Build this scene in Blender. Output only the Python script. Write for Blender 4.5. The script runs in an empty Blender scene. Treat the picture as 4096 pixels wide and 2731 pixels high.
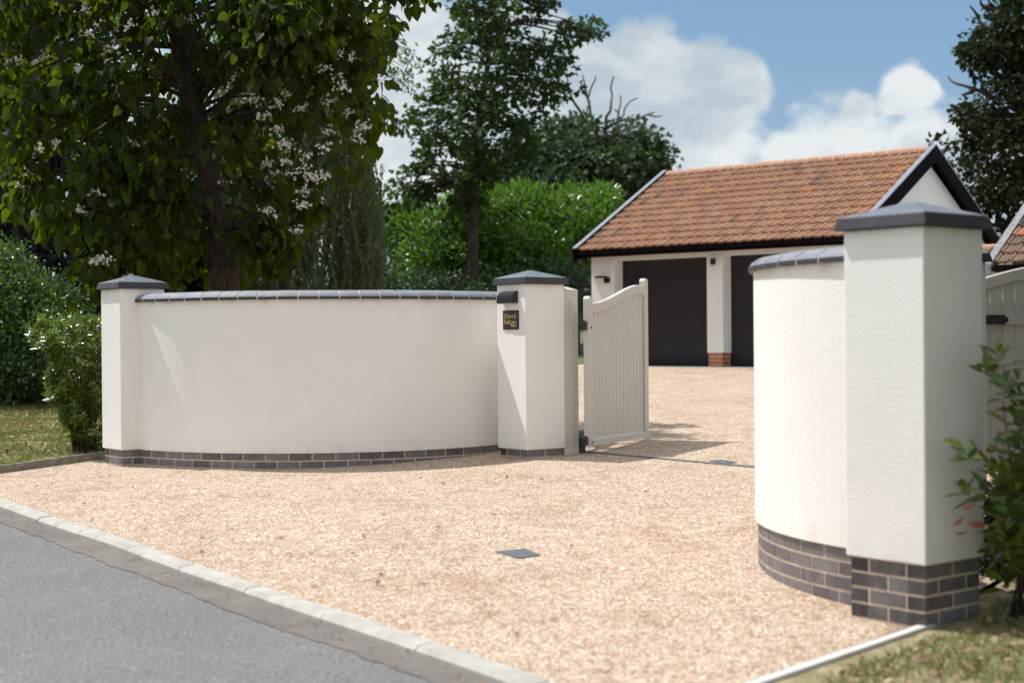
import bpy, bmesh, math, random
import numpy as np
from mathutils import Vector, Matrix
R=math.radians
random.seed(7); rng=np.random.default_rng(7)
sc=bpy.context.scene; COL=sc.collection
EYE=1.692
# ------------------------------------------------------------------ camera
cd=bpy.data.cameras.new('camera'); cam=bpy.data.objects.new('camera',cd); COL.objects.link(cam)
cd.sensor_width=36; cd.lens=6000/4096*36; cd.clip_end=3000; cd.clip_start=.1
cam.matrix_world=Matrix.Translation((0,0,EYE))@Matrix.Rotation(R(90)-.0034,4,'X')@Matrix.Rotation(-.008,4,'Z')
cd.dof.use_dof=True; cd.dof.focus_distance=14.4; cd.dof.aperture_fstop=1.8
sc.camera=cam
# ------------------------------------------------------------------ sun
SUN_EL=R(60.5); SH=Vector((.891,-.454))
sdir=Vector((SH.x*math.cos(SUN_EL),SH.y*math.cos(SUN_EL),-math.sin(SUN_EL)))
sd=bpy.data.lights.new('sun','SUN'); sun=bpy.data.objects.new('sun',sd); COL.objects.link(sun)
sd.energy=3.15; sd.angle=R(.55); sd.color=(1,.985,.965)
sun.rotation_euler=sdir.to_track_quat('-Z','Y').to_euler(); sun.location=(-30,10,40)
# ------------------------------------------------------------------ view + world
sc.view_settings.view_transform='Standard'; sc.view_settings.look='None'
sc.view_settings.exposure=.60; sc.view_settings.gamma=1; sc.view_settings.use_curve_mapping=False
w=bpy.data.worlds.new('World'); sc.world=w; w.use_nodes=True
def V2dir(vx,vy):
    yh=772.3-.008*(vx-1176)
    return Vector(((vx-1176)/3445.3,1,(yh-vy)/3445.3)).normalized()
def build_world():
    nt=w.node_tree; N=nt.nodes; L=nt.links; N.clear()
    def nd(t,**k):
        n=N.new(t)
        for a,b in k.items(): setattr(n,a,b)
        return n
    def mth(op,a,b=None,c=None,clamp=False):
        n=nd('ShaderNodeMath',operation=op,use_clamp=clamp)
        for i,x in enumerate((a,b,c)):
            if x is None: continue
            if isinstance(x,(int,float)): n.inputs[i].default_value=x
            else: L.new(x,n.inputs[i])
        return n.outputs[0]
    tc=nd('ShaderNodeTexCoord'); d=tc.outputs['Generated']
    sky=nd('ShaderNodeTexSky',sky_type='NISHITA',sun_disc=False,sun_elevation=SUN_EL,sun_rotation=math.atan2(-.891,.454),altitude=50,air_density=1.0,dust_density=1.2,ozone_density=1.2)
    L.new(d,sky.inputs[0]) if sky.inputs else None
    # warp
    wn=nd('ShaderNodeTexNoise'); wn.inputs['Scale'].default_value=14; wn.inputs['Detail'].default_value=4; L.new(d,wn.inputs['Vector'])
    sub=nd('ShaderNodeVectorMath',operation='SUBTRACT'); L.new(wn.outputs['Color'],sub.inputs[0]); sub.inputs[1].default_value=(.5,.5,.5)
    scl=nd('ShaderNodeVectorMath',operation='SCALE'); L.new(sub.outputs[0],scl.inputs[0]); scl.inputs['Scale'].default_value=.045
    dd=nd('ShaderNodeVectorMath',operation='ADD'); L.new(d,dd.inputs[0]); L.new(scl.outputs[0],dd.inputs[1])
    blobs=[(1500,215,135),(1620,205,105),(1700,200,75),(1400,190,100),(1310,140,85),(1230,240,120),(1000,170,120),(940,330,170),(1110,130,90),
           (960,60,60),(1600,330,130),(1790,345,60),(1930,365,65),(2090,345,70),(2230,345,70),(2060,228,62),(1960,250,45),(2110,240,40),
           (800,300,220),(1350,350,160),(1500,440,200),(600,380,260),(1900,430,170),(2300,400,160),(300,450,300),(1290,60,45),(1180,330,170),(1040,420,150),(1240,100,110),(1060,250,150),(880,120,150)]
    cur=None
    for x,y,r in blobs:
        c=V2dir(x,y)
        dn=nd('ShaderNodeVectorMath',operation='DISTANCE'); L.new(dd.outputs[0],dn.inputs[0]); dn.inputs[1].default_value=c
        v=mth('SUBTRACT',1.0,mth('DIVIDE',dn.outputs['Value'],r*1.22/3445.3))
        cur=v if cur is None else mth('SMOOTH_MAX',cur,v,.25)
    fb=nd('ShaderNodeTexNoise'); fb.inputs['Scale'].default_value=22; fb.inputs['Detail'].default_value=8; fb.inputs['Roughness'].default_value=.6
    sq=nd('ShaderNodeMapping'); sq.inputs['Scale'].default_value=(1,1,1.6); L.new(d,sq.inputs[0]); L.new(sq.outputs[0],fb.inputs['Vector'])
    e=mth('ADD',cur,mth('MULTIPLY',mth('SUBTRACT',fb.outputs[0],.5),1.2))
    mr=nd('ShaderNodeMapRange',interpolation_type='SMOOTHSTEP'); L.new(e,mr.inputs[0]); mr.inputs[1].default_value=-.02; mr.inputs[2].default_value=.34
    # clouds outside the view, kept dense and bright to lift the shade
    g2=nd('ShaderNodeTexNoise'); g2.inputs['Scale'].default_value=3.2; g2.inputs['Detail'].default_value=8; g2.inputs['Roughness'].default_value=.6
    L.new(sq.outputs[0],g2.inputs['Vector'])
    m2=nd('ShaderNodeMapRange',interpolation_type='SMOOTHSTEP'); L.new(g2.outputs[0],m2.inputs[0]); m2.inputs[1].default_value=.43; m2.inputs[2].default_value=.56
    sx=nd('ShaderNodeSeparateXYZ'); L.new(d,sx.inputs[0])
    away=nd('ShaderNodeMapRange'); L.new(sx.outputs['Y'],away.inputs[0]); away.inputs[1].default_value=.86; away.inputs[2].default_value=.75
    mask=mth('MAXIMUM',mr.outputs[0],mth('MULTIPLY',m2.outputs[0],away.outputs[0]))
    # cloud tone
    t1=nd('ShaderNodeTexNoise'); t1.inputs['Scale'].default_value=11; t1.inputs['Detail'].default_value=6; t1.inputs['Roughness'].default_value=.55
    mp=nd('ShaderNodeMapping'); mp.inputs['Scale'].default_value=(1,1,1.8); mp.inputs['Location'].default_value=(.62,.35,.21); L.new(d,mp.inputs[0]); L.new(mp.outputs[0],t1.inputs['Vector'])
    cr=nd('ShaderNodeValToRGB'); cr.color_ramp.elements[0].position=.41; cr.color_ramp.elements[0].color=(4.3,5.0,5.6,1)
    cr.color_ramp.elements[1].position=.59; cr.color_ramp.elements[1].color=(6.8,7.2,7.3,1)
    L.new(t1.outputs[0],cr.inputs[0])
    # pale, slightly hazy blue
    skm=nd('ShaderNodeMix',data_type='RGBA'); skm.inputs[0].default_value=.75; L.new(sky.outputs[0],skm.inputs[6])
    el=nd('ShaderNodeValToRGB'); L.new(sx.outputs['Z'],el.inputs[0]); el.color_ramp.elements[0].position=.03; el.color_ramp.elements[0].color=(2.9,4.2,5.5,1); el.color_ramp.elements[1].position=.27; el.color_ramp.elements[1].color=(1.5,3.1,5.1,1); L.new(el.outputs[0],skm.inputs[7])
    mx=nd('ShaderNodeMix',data_type='RGBA'); L.new(mask,mx.inputs[0]); L.new(skm.outputs[2],mx.inputs[6]); L.new(cr.outputs[0],mx.inputs[7])
    bg=nd('ShaderNodeBackground'); bg.inputs[1].default_value=.078; hi=nd('ShaderNodeMix',data_type='RGBA'); L.new(mth('MULTIPLY',m2.outputs[0],away.outputs[0]),hi.inputs[0]); L.new(mx.outputs[2],hi.inputs[6]); hi.inputs[7].default_value=(10.4,10.3,10.1,1)  # unseen clouds made brighter than the visible ones, as fill for shaded faces
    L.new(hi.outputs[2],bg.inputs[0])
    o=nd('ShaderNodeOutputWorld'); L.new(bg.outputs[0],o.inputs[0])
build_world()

# ------------------------------------------------------------------ helpers
def gz(x,y): return .0221*x+.0355*y
def at(vx,vy,Y):                     # a point seen along a sight line, at real distance Y
    yh=772.3-.008*(vx-1176); h=yh-vy
    return Vector(((vx-1176+.008*h)/3445.3*Y,Y,EYE+h/3445.3*Y))
def mat(name): 
    m=bpy.data.materials.new(name); m.use_nodes=True
    nt=m.node_tree; return m,nt,nt.nodes['Principled BSDF']
def N_(nt,t,**k):
    n=nt.nodes.new(t)
    for a,b in k.items(): setattr(n,a,b)
    return n
def noise(nt,scale,detail=4,rough=.55,vec=None):
    n=N_(nt,'ShaderNodeTexNoise'); n.inputs['Scale'].default_value=scale; n.inputs['Detail'].default_value=detail; n.inputs['Roughness'].default_value=rough
    if vec is None:
        g=N_(nt,'ShaderNodeNewGeometry'); vec=g.outputs['Position']
    nt.links.new(vec,n.inputs['Vector']); return n
def ramp(nt,src,stops):
    r=N_(nt,'ShaderNodeValToRGB'); e=r.color_ramp.elements
    while len(e)<len(stops): e.new(.5)
    for el,(p,c) in zip(e,stops): el.position=p; el.color=(*c,1)
    nt.links.new(src,r.inputs[0]); return r
def bump(nt,b,src,strength,dist):
    n=N_(nt,'ShaderNodeBump'); n.inputs['Strength'].default_value=strength; n.inputs['Distance'].default_value=dist
    nt.links.new(src,n.inputs['Height']); nt.links.new(n.outputs[0],b.inputs['Normal']); return n
def simple(name,col,rough=.5,var=.15,scale=6,bs=0,bd=.002,bscale=80,metal=0):
    m,nt,b=mat(name); b.inputs['Roughness'].default_value=rough; b.inputs['Metallic'].default_value=metal
    n=noise(nt,scale,5); lo=tuple(c*(1-var) for c in col); hi=tuple(min(1,c*(1+var)) for c in col)
    r=ramp(nt,n.outputs[0],[(.35,lo),(.65,hi)]); nt.links.new(r.outputs[0],b.inputs['Base Color'])
    if bs: bump(nt,b,noise(nt,bscale,3).outputs[0],bs,bd)
    return m
def mixc(nt,f,a,b_,bt='MIX'):
    n=N_(nt,'ShaderNodeMix',data_type='RGBA',blend_type=bt)
    for s,i in ((f,0),(a,6),(b_,7)):
        if isinstance(s,(int,float)): n.inputs[i].default_value=s
        elif isinstance(s,tuple): n.inputs[i].default_value=(*s,1)
        else: nt.links.new(s,n.inputs[i])
    return n.outputs[2]
# --- materials
def m_render(name,base,wall=True):
    m,nt,b=mat(name); b.inputs['Roughness'].default_value=.9
    n1=noise(nt,1.3,6,.6); c=ramp(nt,n1.outputs[0],[(.3,tuple(x*.94 for x in base)),(.7,base)])
    # faint damp / algae marks just under copings, broken up by noise
    g=N_(nt,'ShaderNodeNewGeometry'); s=N_(nt,'ShaderNodeSeparateXYZ'); nt.links.new(g.outputs['Position'],s.inputs[0])
    mr=N_(nt,'ShaderNodeMapRange'); nt.links.new(s.outputs[2],mr.inputs[0]); mr.inputs[1].default_value=1.985; mr.inputs[2].default_value=2.06
    up_=N_(nt,'ShaderNodeMapRange'); nt.links.new(s.outputs[2],up_.inputs[0]); up_.inputs[1].default_value=2.15; up_.inputs[2].default_value=2.195
    cut=N_(nt,'ShaderNodeMath',operation='LESS_THAN'); nt.links.new(s.outputs[2],cut.inputs[0]); cut.inputs[1].default_value=2.0605 if wall else -9
    lo_=N_(nt,'ShaderNodeMath',operation='MULTIPLY'); nt.links.new(mr.outputs[0],lo_.inputs[0]); nt.links.new(cut.outputs[0],lo_.inputs[1])
    mr=N_(nt,'ShaderNodeMath',operation='MAXIMUM'); nt.links.new(lo_.outputs[0],mr.inputs[0]); nt.links.new(up_.outputs[0],mr.inputs[1])
    mp=N_(nt,'ShaderNodeMapping'); mp.inputs['Scale'].default_value=(9,9,2.2); nt.links.new(g.outputs['Position'],mp.inputs[0])
    n2=noise(nt,1,5,.6,mp.outputs[0]); mm=N_(nt,'ShaderNodeMath',operation='MULTIPLY'); r2=ramp(nt,n2.outputs[0],[(.42,(0,0,0)),(.75,(.6,.6,.6))])
    nt.links.new(mr.outputs[0],mm.inputs[0]); nt.links.new(r2.outputs[0],mm.inputs[1])
    # splash dirt low down
    mr3=N_(nt,'ShaderNodeMapRange'); nt.links.new(s.outputs[2],mr3.inputs[0]); mr3.inputs[1].default_value=.75; mr3.inputs[2].default_value=.58
    mm3=N_(nt,'ShaderNodeMath',operation='MULTIPLY'); nt.links.new(mr3.outputs[0],mm3.inputs[0]); r3=ramp(nt,n2.outputs[0],[(.4,(0,0,0)),(.8,(.35,.35,.35))]); nt.links.new(r3.outputs[0],mm3.inputs[1])
    o=mixc(nt,mm.outputs[0],c.outputs[0],(.42,.33,.22)); o=mixc(nt,mm3.outputs[0],o,(.5,.42,.34))
    nt.links.new(o,b.inputs['Base Color'])
    a=noise(nt,95,3,.65); v=N_(nt,'ShaderNodeTexVoronoi'); v.inputs['Scale'].default_value=150; nt.links.new(g.outputs['Position'],v.inputs['Vector'])
    ad=N_(nt,'ShaderNodeMath',operation='ADD'); nt.links.new(a.outputs[0],ad.inputs[0])
    ml=N_(nt,'ShaderNodeMath',operation='MULTIPLY'); nt.links.new(v.outputs[0],ml.inputs[0]); ml.inputs[1].default_value=.35; nt.links.new(ml.outputs[0],ad.inputs[1])
    bump(nt,b,ad.outputs[0],.7,.0045); return m
M={}
M['render']=m_render('roughcast white render',(.87,.83,.785))
M['prender']=m_render('roughcast white pillar render',(.87,.83,.785),False)
M['grender']=simple('smooth white render',(.82,.805,.78),.9,.03,2,.25,.003,120)
M['cap']=simple('weathered slate grey concrete',(.088,.098,.108),.5,.22,9,.3,.002,60)
M['coping']=simple('blue grey coping brick',(.19,.215,.245),.42,.2,7,.3,.0015,90)
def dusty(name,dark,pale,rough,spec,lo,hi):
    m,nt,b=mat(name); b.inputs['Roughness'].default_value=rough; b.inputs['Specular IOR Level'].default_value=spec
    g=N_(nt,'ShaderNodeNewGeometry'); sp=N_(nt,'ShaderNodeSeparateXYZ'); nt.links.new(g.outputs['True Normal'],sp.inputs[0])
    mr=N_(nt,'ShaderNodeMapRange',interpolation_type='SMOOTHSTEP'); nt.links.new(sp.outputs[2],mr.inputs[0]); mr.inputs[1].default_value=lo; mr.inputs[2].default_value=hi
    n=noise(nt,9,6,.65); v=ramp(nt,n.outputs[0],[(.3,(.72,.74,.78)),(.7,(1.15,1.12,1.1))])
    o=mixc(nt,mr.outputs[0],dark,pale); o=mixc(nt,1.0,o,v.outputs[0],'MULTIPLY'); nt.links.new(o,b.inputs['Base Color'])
    bump(nt,b,noise(nt,70,4).outputs[0],.35,.003); return m
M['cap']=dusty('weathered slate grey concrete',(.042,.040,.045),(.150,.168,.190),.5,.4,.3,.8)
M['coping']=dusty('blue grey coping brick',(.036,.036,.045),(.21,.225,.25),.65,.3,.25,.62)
M['mortar']=simple('sand mortar',(.60,.50,.36),.95,.15,20,.4,.002,200)
def m_brick(name,ca,cb,rough=.5):
    m,nt,b=mat(name); b.inputs['Roughness'].default_value=rough
    g=N_(nt,'ShaderNodeNewGeometry'); r=ramp(nt,g.outputs['Random Per Island'],[(0,ca),(1,cb)])
    n=noise(nt,14,6,.65); o=mixc(nt,ramp(nt,n.outputs[0],[(.45,(0,0,0)),(.8,(.4,.4,.4))]).outputs[0],r.outputs[0],tuple(min(1,x*2.2) for x in cb))
    nt.links.new(o,b.inputs['Base Color']); bump(nt,b,noise(nt,120,3).outputs[0],.4,.0015); return m
M['brick']=m_brick('blue engineering brick',(.075,.064,.070),(.175,.155,.16))
M['redbrick']=m_brick('orange red brick',(.34,.10,.05),(.42,.15,.085),.8)
M['gate']=simple('taupe gate paint',(.57,.535,.475),.42,.02,3)
M['black']=simple('black painted metal',(.012,.011,.013),.35,.2,8)
M['fascia']=simple('black fascia board',(.009,.006,.008),.85,.25,6)
for _k in ('fascia',): M[_k].node_tree.nodes['Principled BSDF'].inputs['Specular IOR Level'].default_value=.06
M['coping'].node_tree.nodes['Principled BSDF'].inputs['Specular IOR Level'].default_value=.6
M['vergecap']=simple('grey verge strip',(.20,.22,.27),.5,.12,5)
M['shutter']=simple('dark brown shutter',(.014,.009,.012),.42,.1,3)
M['concrete']=simple('pale kerb concrete',(.40,.375,.335),.85,.14,7,.3,.003,90)
M['edge']=simple('white concrete edging',(.55,.53,.50),.8,.06,6,.2,.002,90)
M['timber']=simple('grey softwood edging',(.22,.19,.15),.85,.25,12,.4,.003,60)
M['slab']=simple('pale grey paving',(.50,.49,.48),.85,.1,4,.3,.002,60)
M['drain']=simple('blue grey cast iron',(.10,.105,.112),.6,.2,20)
M['gold']=simple('gold leaf lettering',(.90,.62,.20),.4,.15,40)
M['pale']=simple('opal diffuser',(.55,.5,.47),.5,.05,10)
M['pink']=simple('pink label',(.6,.3,.33),.6,.1,20)
M['grease']=simple('grey plastic tube',(.16,.16,.17),.45,.1,20)
def m_tile(name,cols,moss):
    m,nt,b=mat(name); b.inputs['Roughness'].default_value=.85
    a=N_(nt,'ShaderNodeAttribute',attribute_name='tile'); r=ramp(nt,a.outputs['Fac'],cols)
    n=noise(nt,5,6,.7); o=mixc(nt,ramp(nt,n.outputs[0],[(.5,(0,0,0)),(.72,(moss,)*3)]).outputs[0],r.outputs[0],(.09,.085,.06))
    n2=noise(nt,40,4,.7); o=mixc(nt,.5,o,ramp(nt,n2.outputs[0],[(.3,(.7,.65,.6)),(.7,(1.25,1.2,1.15))]).outputs[0],'MULTIPLY')
    nt.links.new(o,b.inputs['Base Color']); bump(nt,b,n2.outputs[0],.5,.004); return m
M['tile']=m_tile('clay roof tile',[(0,(.20,.13,.09)),(.05,(.31,.175,.11)),(.35,(.36,.19,.112)),(.7,(.40,.215,.125)),(.93,(.39,.235,.15)),(.99,(.43,.215,.10)),(1,(.48,.23,.09))],.25)
M['oldtile']=m_tile('mossy old clay tile',[(0,(.07,.055,.035)),(.4,(.20,.13,.085)),(.7,(.26,.16,.10)),(.85,(.50,.17,.06)),(1,(.55,.2,.07))],.8)
M['ridge']=m_brick('clay ridge tile',(.38,.19,.115),(.45,.235,.15),.85)
def m_gravel():
    m,nt,b=mat('golden flint gravel'); b.inputs['Roughness'].default_value=.8
    g=N_(nt,'ShaderNodeNewGeometry'); pos=g.outputs['Position']
    v=N_(nt,'ShaderNodeTexVoronoi'); v.inputs['Scale'].default_value=125; nt.links.new(pos,v.inputs['Vector'])
    s=N_(nt,'ShaderNodeSeparateColor'); nt.links.new(v.outputs['Color'],s.inputs[0])
    c=ramp(nt,s.outputs[0],[(0,(.08,.045,.022)),(.14,(.22,.115,.05)),(.3,(.42,.245,.12)),(.5,(.50,.385,.27)),(.72,(.60,.515,.41)),(1,(.88,.84,.76))])
    n=noise(nt,.8,6,.65); o=mixc(nt,ramp(nt,n.outputs[0],[(.3,(0,0,0)),(.75,(.3,.3,.3))]).outputs[0],c.outputs[0],(.52,.42,.31))
    v2=N_(nt,'ShaderNodeTexVoronoi'); v2.inputs['Scale'].default_value=52; nt.links.new(pos,v2.inputs['Vector'])
    s2=N_(nt,'ShaderNodeSeparateColor'); nt.links.new(v2.outputs['Color'],s2.inputs[0])
    o=mixc(nt,.75,o,ramp(nt,s2.outputs[1],[(0,(.55,.42,.34)),(.3,(.98,.93,.88)),(1,(1.12,1.1,1.08))]).outputs[0],'MULTIPLY')
    n3=noise(nt,9,5,.75); o=mixc(nt,.8,o,ramp(nt,n3.outputs[0],[(.32,(.68,.56,.48)),(.52,(1,1,1))]).outputs[0],'MULTIPLY')
    n4=noise(nt,1.7,7,.7); o=mixc(nt,.9,o,ramp(nt,n4.outputs[0],[(.36,(.84,.77,.70)),(.5,(1,1,1)),(.68,(1.08,1.07,1.06))]).outputs[0],'MULTIPLY')
    nt.links.new(o,b.inputs['Base Color'])
    inv=N_(nt,'ShaderNodeMath',operation='SUBTRACT'); inv.inputs[0].default_value=1; nt.links.new(v.outputs['Distance'],inv.inputs[1])
    bump(nt,b,inv.outputs[0],.7,.007); return m
M['gravel']=m_gravel()
def m_road():
    m,nt,b=mat('worn asphalt'); b.inputs['Roughness'].default_value=.85
    n=noise(nt,75,5,.8); n2=noise(nt,.9,5,.6)
    c=ramp(nt,n.outputs[0],[(.36,(.055,.054,.054)),(.5,(.142,.138,.136)),(.62,(.30,.288,.275))])
    o=mixc(nt,.5,c.outputs[0],ramp(nt,n2.outputs[0],[(.3,(.70,.69,.70)),(.7,(1.18,1.15,1.10))]).outputs[0],'MULTIPLY')
    nt.links.new(o,b.inputs['Base Color']); bump(nt,b,n.outputs[0],.6,.005); return m
M['road']=m_road()
M['strip']=simple('dusty old tarmac',(.150,.132,.118),.95,.18,3,.3,.002,150)
def m_soil(name,a,b_,c_):
    m,nt,b=mat(name); b.inputs['Roughness'].default_value=.95
    n=noise(nt,7,8,.75); r=ramp(nt,n.outputs[0],[(.3,a),(.5,b_),(.68,c_)]); nt.links.new(r.outputs[0],b.inputs['Base Color'])
    bump(nt,b,noise(nt,60,4).outputs[0],.6,.02); return m
M['verge']=m_soil('dry verge turf',(.12,.13,.045),(.27,.225,.12),(.46,.35,.23))
M['field']=m_soil('meadow ground',(.06,.09,.025),(.09,.12,.035),(.14,.14,.06))
def m_leaf(name,ca,cb,cc,trans,rough=.45,tr=.35,spec=.5):
    m,nt,b=mat(name); out=[n for n in nt.nodes if n.type=='OUTPUT_MATERIAL'][0]
    g=N_(nt,'ShaderNodeNewGeometry'); r=ramp(nt,g.outputs['Random Per Island'],[(0,ca),(.55,cb),(1,cc)])
    nt.links.new(r.outputs[0],b.inputs['Base Color']); b.inputs['Roughness'].default_value=rough
    b.inputs['Specular IOR Level'].default_value=spec
    t=N_(nt,'ShaderNodeBsdfTranslucent'); t.inputs[0].default_value=(*trans,1)
    mx=N_(nt,'ShaderNodeMixShader'); mx.inputs[0].default_value=tr
    nt.links.new(b.outputs[0],mx.inputs[1]); nt.links.new(t.outputs[0],mx.inputs[2]); nt.links.new(mx.outputs[0],out.inputs[0]); return m
M['l_cat']=m_leaf('catalpa leaf',(.007,.011,.003),(.012,.020,.004),(.021,.034,.006),(.24,.37,.012),.55,.23,.1)
M['l_wil']=m_leaf('willow leaf',(.04,.062,.024),(.062,.09,.036),(.09,.12,.05),(.16,.24,.06),.5,.3)
M['l_map']=m_leaf('maple leaf',(.009,.018,.005),(.017,.034,.008),(.036,.066,.014),(.13,.22,.03),.55,.2,.2)
M['l_oak']=m_leaf('oak leaf',(.014,.027,.008),(.027,.050,.013),(.050,.082,.020),(.07,.13,.03),.55,.2)
M['l_oak2']=m_leaf('dark oak leaf',(.008,.012,.004),(.015,.022,.007),(.026,.038,.011),(.06,.09,.02),.6,.15,.15)
M['l_lau']=m_leaf('laurel leaf',(.013,.032,.005),(.040,.095,.011),(.16,.29,.026),(.20,.42,.03),.28,.28,.7)
M['l_dark']=m_leaf('dark evergreen leaf',(.008,.014,.006),(.014,.024,.010),(.022,.036,.014),(.02,.04,.01),.6,.15)
M['l_ivy']=m_leaf('ivy leaf',(.022,.045,.009),(.045,.09,.016),(.11,.18,.035),(.2,.36,.05),.3,.25,.8)
M['l_pho']=m_leaf('photinia leaf',(.03,.065,.010),(.07,.13,.018),(.22,.22,.035),(.25,.38,.03),.25,.25,.8)
M['l_red']=m_leaf('young red leaf',(.25,.05,.04),(.35,.09,.06),(.4,.15,.08),(.5,.12,.05),.3,.25,.7)
M['blade']=m_leaf('grass blade',(.09,.15,.03),(.21,.25,.06),(.46,.39,.19),(.2,.26,.05),.6,.3)
M['litter']=m_leaf('fallen leaf',(.16,.09,.045),(.32,.20,.11),(.50,.37,.24),(.3,.18,.08),.8,.15)
M['petal']=m_leaf('catalpa blossom',(.60,.52,.46),(.76,.70,.64),(.84,.79,.73),(.8,.7,.65),.6,.3)
m,nt,b=mat('furrowed brown bark'); b.inputs['Roughness'].default_value=.95
g=N_(nt,'ShaderNodeNewGeometry'); mp=N_(nt,'ShaderNodeMapping'); mp.inputs['Scale'].default_value=(1,1,.16); nt.links.new(g.outputs['Position'],mp.inputs[0])
n=noise(nt,38,5,.65,mp.outputs[0]); nt.links.new(ramp(nt,n.outputs[0],[(.38,(.022,.014,.012)),(.55,(.068,.043,.036)),(.7,(.12,.085,.07))]).outputs[0],b.inputs['Base Color']); bump(nt,b,n.outputs[0],.9,.03)
M['bark']=m
M['deadwood']=simple('bleached dead wood',(.11,.085,.07),.9,.25,8,.5,.01,20)

def mk(name,verts,faces,m,parent=None,smooth=False,off=None):
    me=bpy.data.meshes.new(name); me.from_pydata([tuple(v) for v in verts],[],faces)
    me.update(); 
    if m is not None: me.materials.append(m)
    if smooth: me.polygons.foreach_set('use_smooth',[True]*len(me.polygons))
    o=bpy.data.objects.new(name,me); COL.objects.link(o)
    if parent is not None:
        o.parent=parent; wl=Vector(parent.location) if parent.parent is None else Vector((0,0,0)); o.location=-wl
    return o
def obm(name,bm,m,parent=None,smooth=False,bevel=0):
    bmesh.ops.recalc_face_normals(bm,faces=bm.faces)
    me=bpy.data.meshes.new(name); bm.to_mesh(me); bm.free()
    for mm in (m if isinstance(m,(list,tuple)) else [m]): me.materials.append(mm)
    if smooth: me.polygons.foreach_set('use_smooth',[True]*len(me.polygons))
    o=bpy.data.objects.new(name,me); COL.objects.link(o)
    if parent is not None:
        o.parent=parent; o.location=-Vector(parent.location) if parent.parent is None else (0,0,0)
    if bevel:
        b=o.modifiers.new('bevel','BEVEL'); b.width=bevel; b.segments=2; b.limit_method='ANGLE'; b.angle_limit=R(35)
    return o
def tag(o,label=None,cat=None,group=None,kind=None):
    if label: o['label']=label
    if cat: o['category']=cat
    if group: o['group']=group
    if kind: o['kind']=kind
    return o
def thing(name,label,cat,loc,group=None):
    o=bpy.data.objects.new(name,None); COL.objects.link(o); o.location=loc; o.empty_display_size=.3
    return tag(o,label,cat,group)
def hexa(bm,p,mi=0):   # 8 points: bottom 4, top 4
    v=[bm.verts.new(q) for q in p]
    for f in ((3,2,1,0),(4,5,6,7),(0,1,5,4),(1,2,6,5),(2,3,7,6),(3,0,4,7)):
        bm.faces.new([v[i] for i in f]).material_index=mi
def fr(o,a,b):  # local frame box builder: o origin xy, a/b unit xy
    o=Vector(o[:2]);a=Vector(a);b=Vector(b)
    def box(bm,u0,u1,v0,v1,z0,z1,mi=0):
        q=[o+a*u+b*v for u,v in ((u0,v0),(u1,v0),(u1,v1),(u0,v1))]
        hexa(bm,[(p.x,p.y,z0) for p in q]+[(p.x,p.y,z1) for p in q],mi)
    return box
def sweep(bm,path,s0,s1,prof,nseg,mi=0):
    rings=[]
    for i in range(nseg+1):
        s=s0+(s1-s0)*i/nseg
        rings.append([bm.verts.new(path(s,o,z)) for o,z in prof])
    n=len(prof)
    for i in range(nseg):
        for j in range(n):
            f=bm.faces.new([rings[i][j],rings[i][(j+1)%n],rings[i+1][(j+1)%n],rings[i+1][j]]); f.material_index=mi
    for r_,rev in ((rings[0],0),(rings[-1],1)):
        f=bm.faces.new(r_ if rev else r_[::-1]); f.material_index=mi
def arc(c,r,a0,sgn):
    def p(s,off,z):
        a=a0+sgn*s/r; return (c[0]+(r+off)*math.cos(a),c[1]+(r+off)*math.sin(a),z)
    return p
def line(o,d,n):
    def p(s,off,z): return (o[0]+d[0]*s+n[0]*off,o[1]+d[1]*s+n[1]*off,z)
    return p
def tube(bm,pts,rad,n=8,mi=0):
    pts=[Vector(p) for p in pts]; rings=[]
    for i,p in enumerate(pts):
        t=(pts[min(i+1,len(pts)-1)]-pts[max(i-1,0)]).normalized()
        a=t.cross(Vector((.3,.9,.2))).normalized() if abs(t.dot(Vector((.3,.9,.2)).normalized()))<.95 else t.cross(Vector((1,0,0))).normalized()
        b=t.cross(a)
        r=rad[i] if isinstance(rad,(list,tuple)) else rad
        rings.append([bm.verts.new(p+(a*math.cos(2*math.pi*k/n)+b*math.sin(2*math.pi*k/n))*r) for k in range(n)])
    for i in range(len(rings)-1):
        for k in range(n):
            bm.faces.new([rings[i][k],rings[i][(k+1)%n],rings[i+1][(k+1)%n],rings[i+1][k]]).material_index=mi
    bm.faces.new(rings[0][::-1]).material_index=mi; bm.faces.new(rings[-1]).material_index=mi
def smoothpath(pts,k=4):
    pts=[Vector(p) for p in pts]; out=[]
    for i in range(len(pts)-1):
        p0=pts[max(i-1,0)];p1=pts[i];p2=pts[i+1];p3=pts[min(i+2,len(pts)-1)]
        for j in range(k):
            t=j/k; out.append(.5*((2*p1)+(-p0+p2)*t+(2*p0-5*p1+4*p2-p3)*t*t+(-p0+3*p1-3*p2+p3)*t**3))
    out.append(pts[-1]); return out
def poly_sheet(name,pts,dz,m,kind='structure',res=None):
    bm=bmesh.new(); f=bm.faces.new([bm.verts.new((x,y,gz(x,y)+dz)) for x,y in pts])
    bmesh.ops.triangulate(bm,faces=bm.faces[:]); bmesh.ops.recalc_face_normals(bm,faces=bm.faces)
    if sum(q.normal.z for q in bm.faces)<0: bmesh.ops.reverse_faces(bm,faces=bm.faces)
    me=bpy.data.meshes.new(name); bm.to_mesh(me); bm.free(); me.materials.append(m)
    o=bpy.data.objects.new(name,me); COL.objects.link(o); o['kind']=kind; return o

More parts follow.
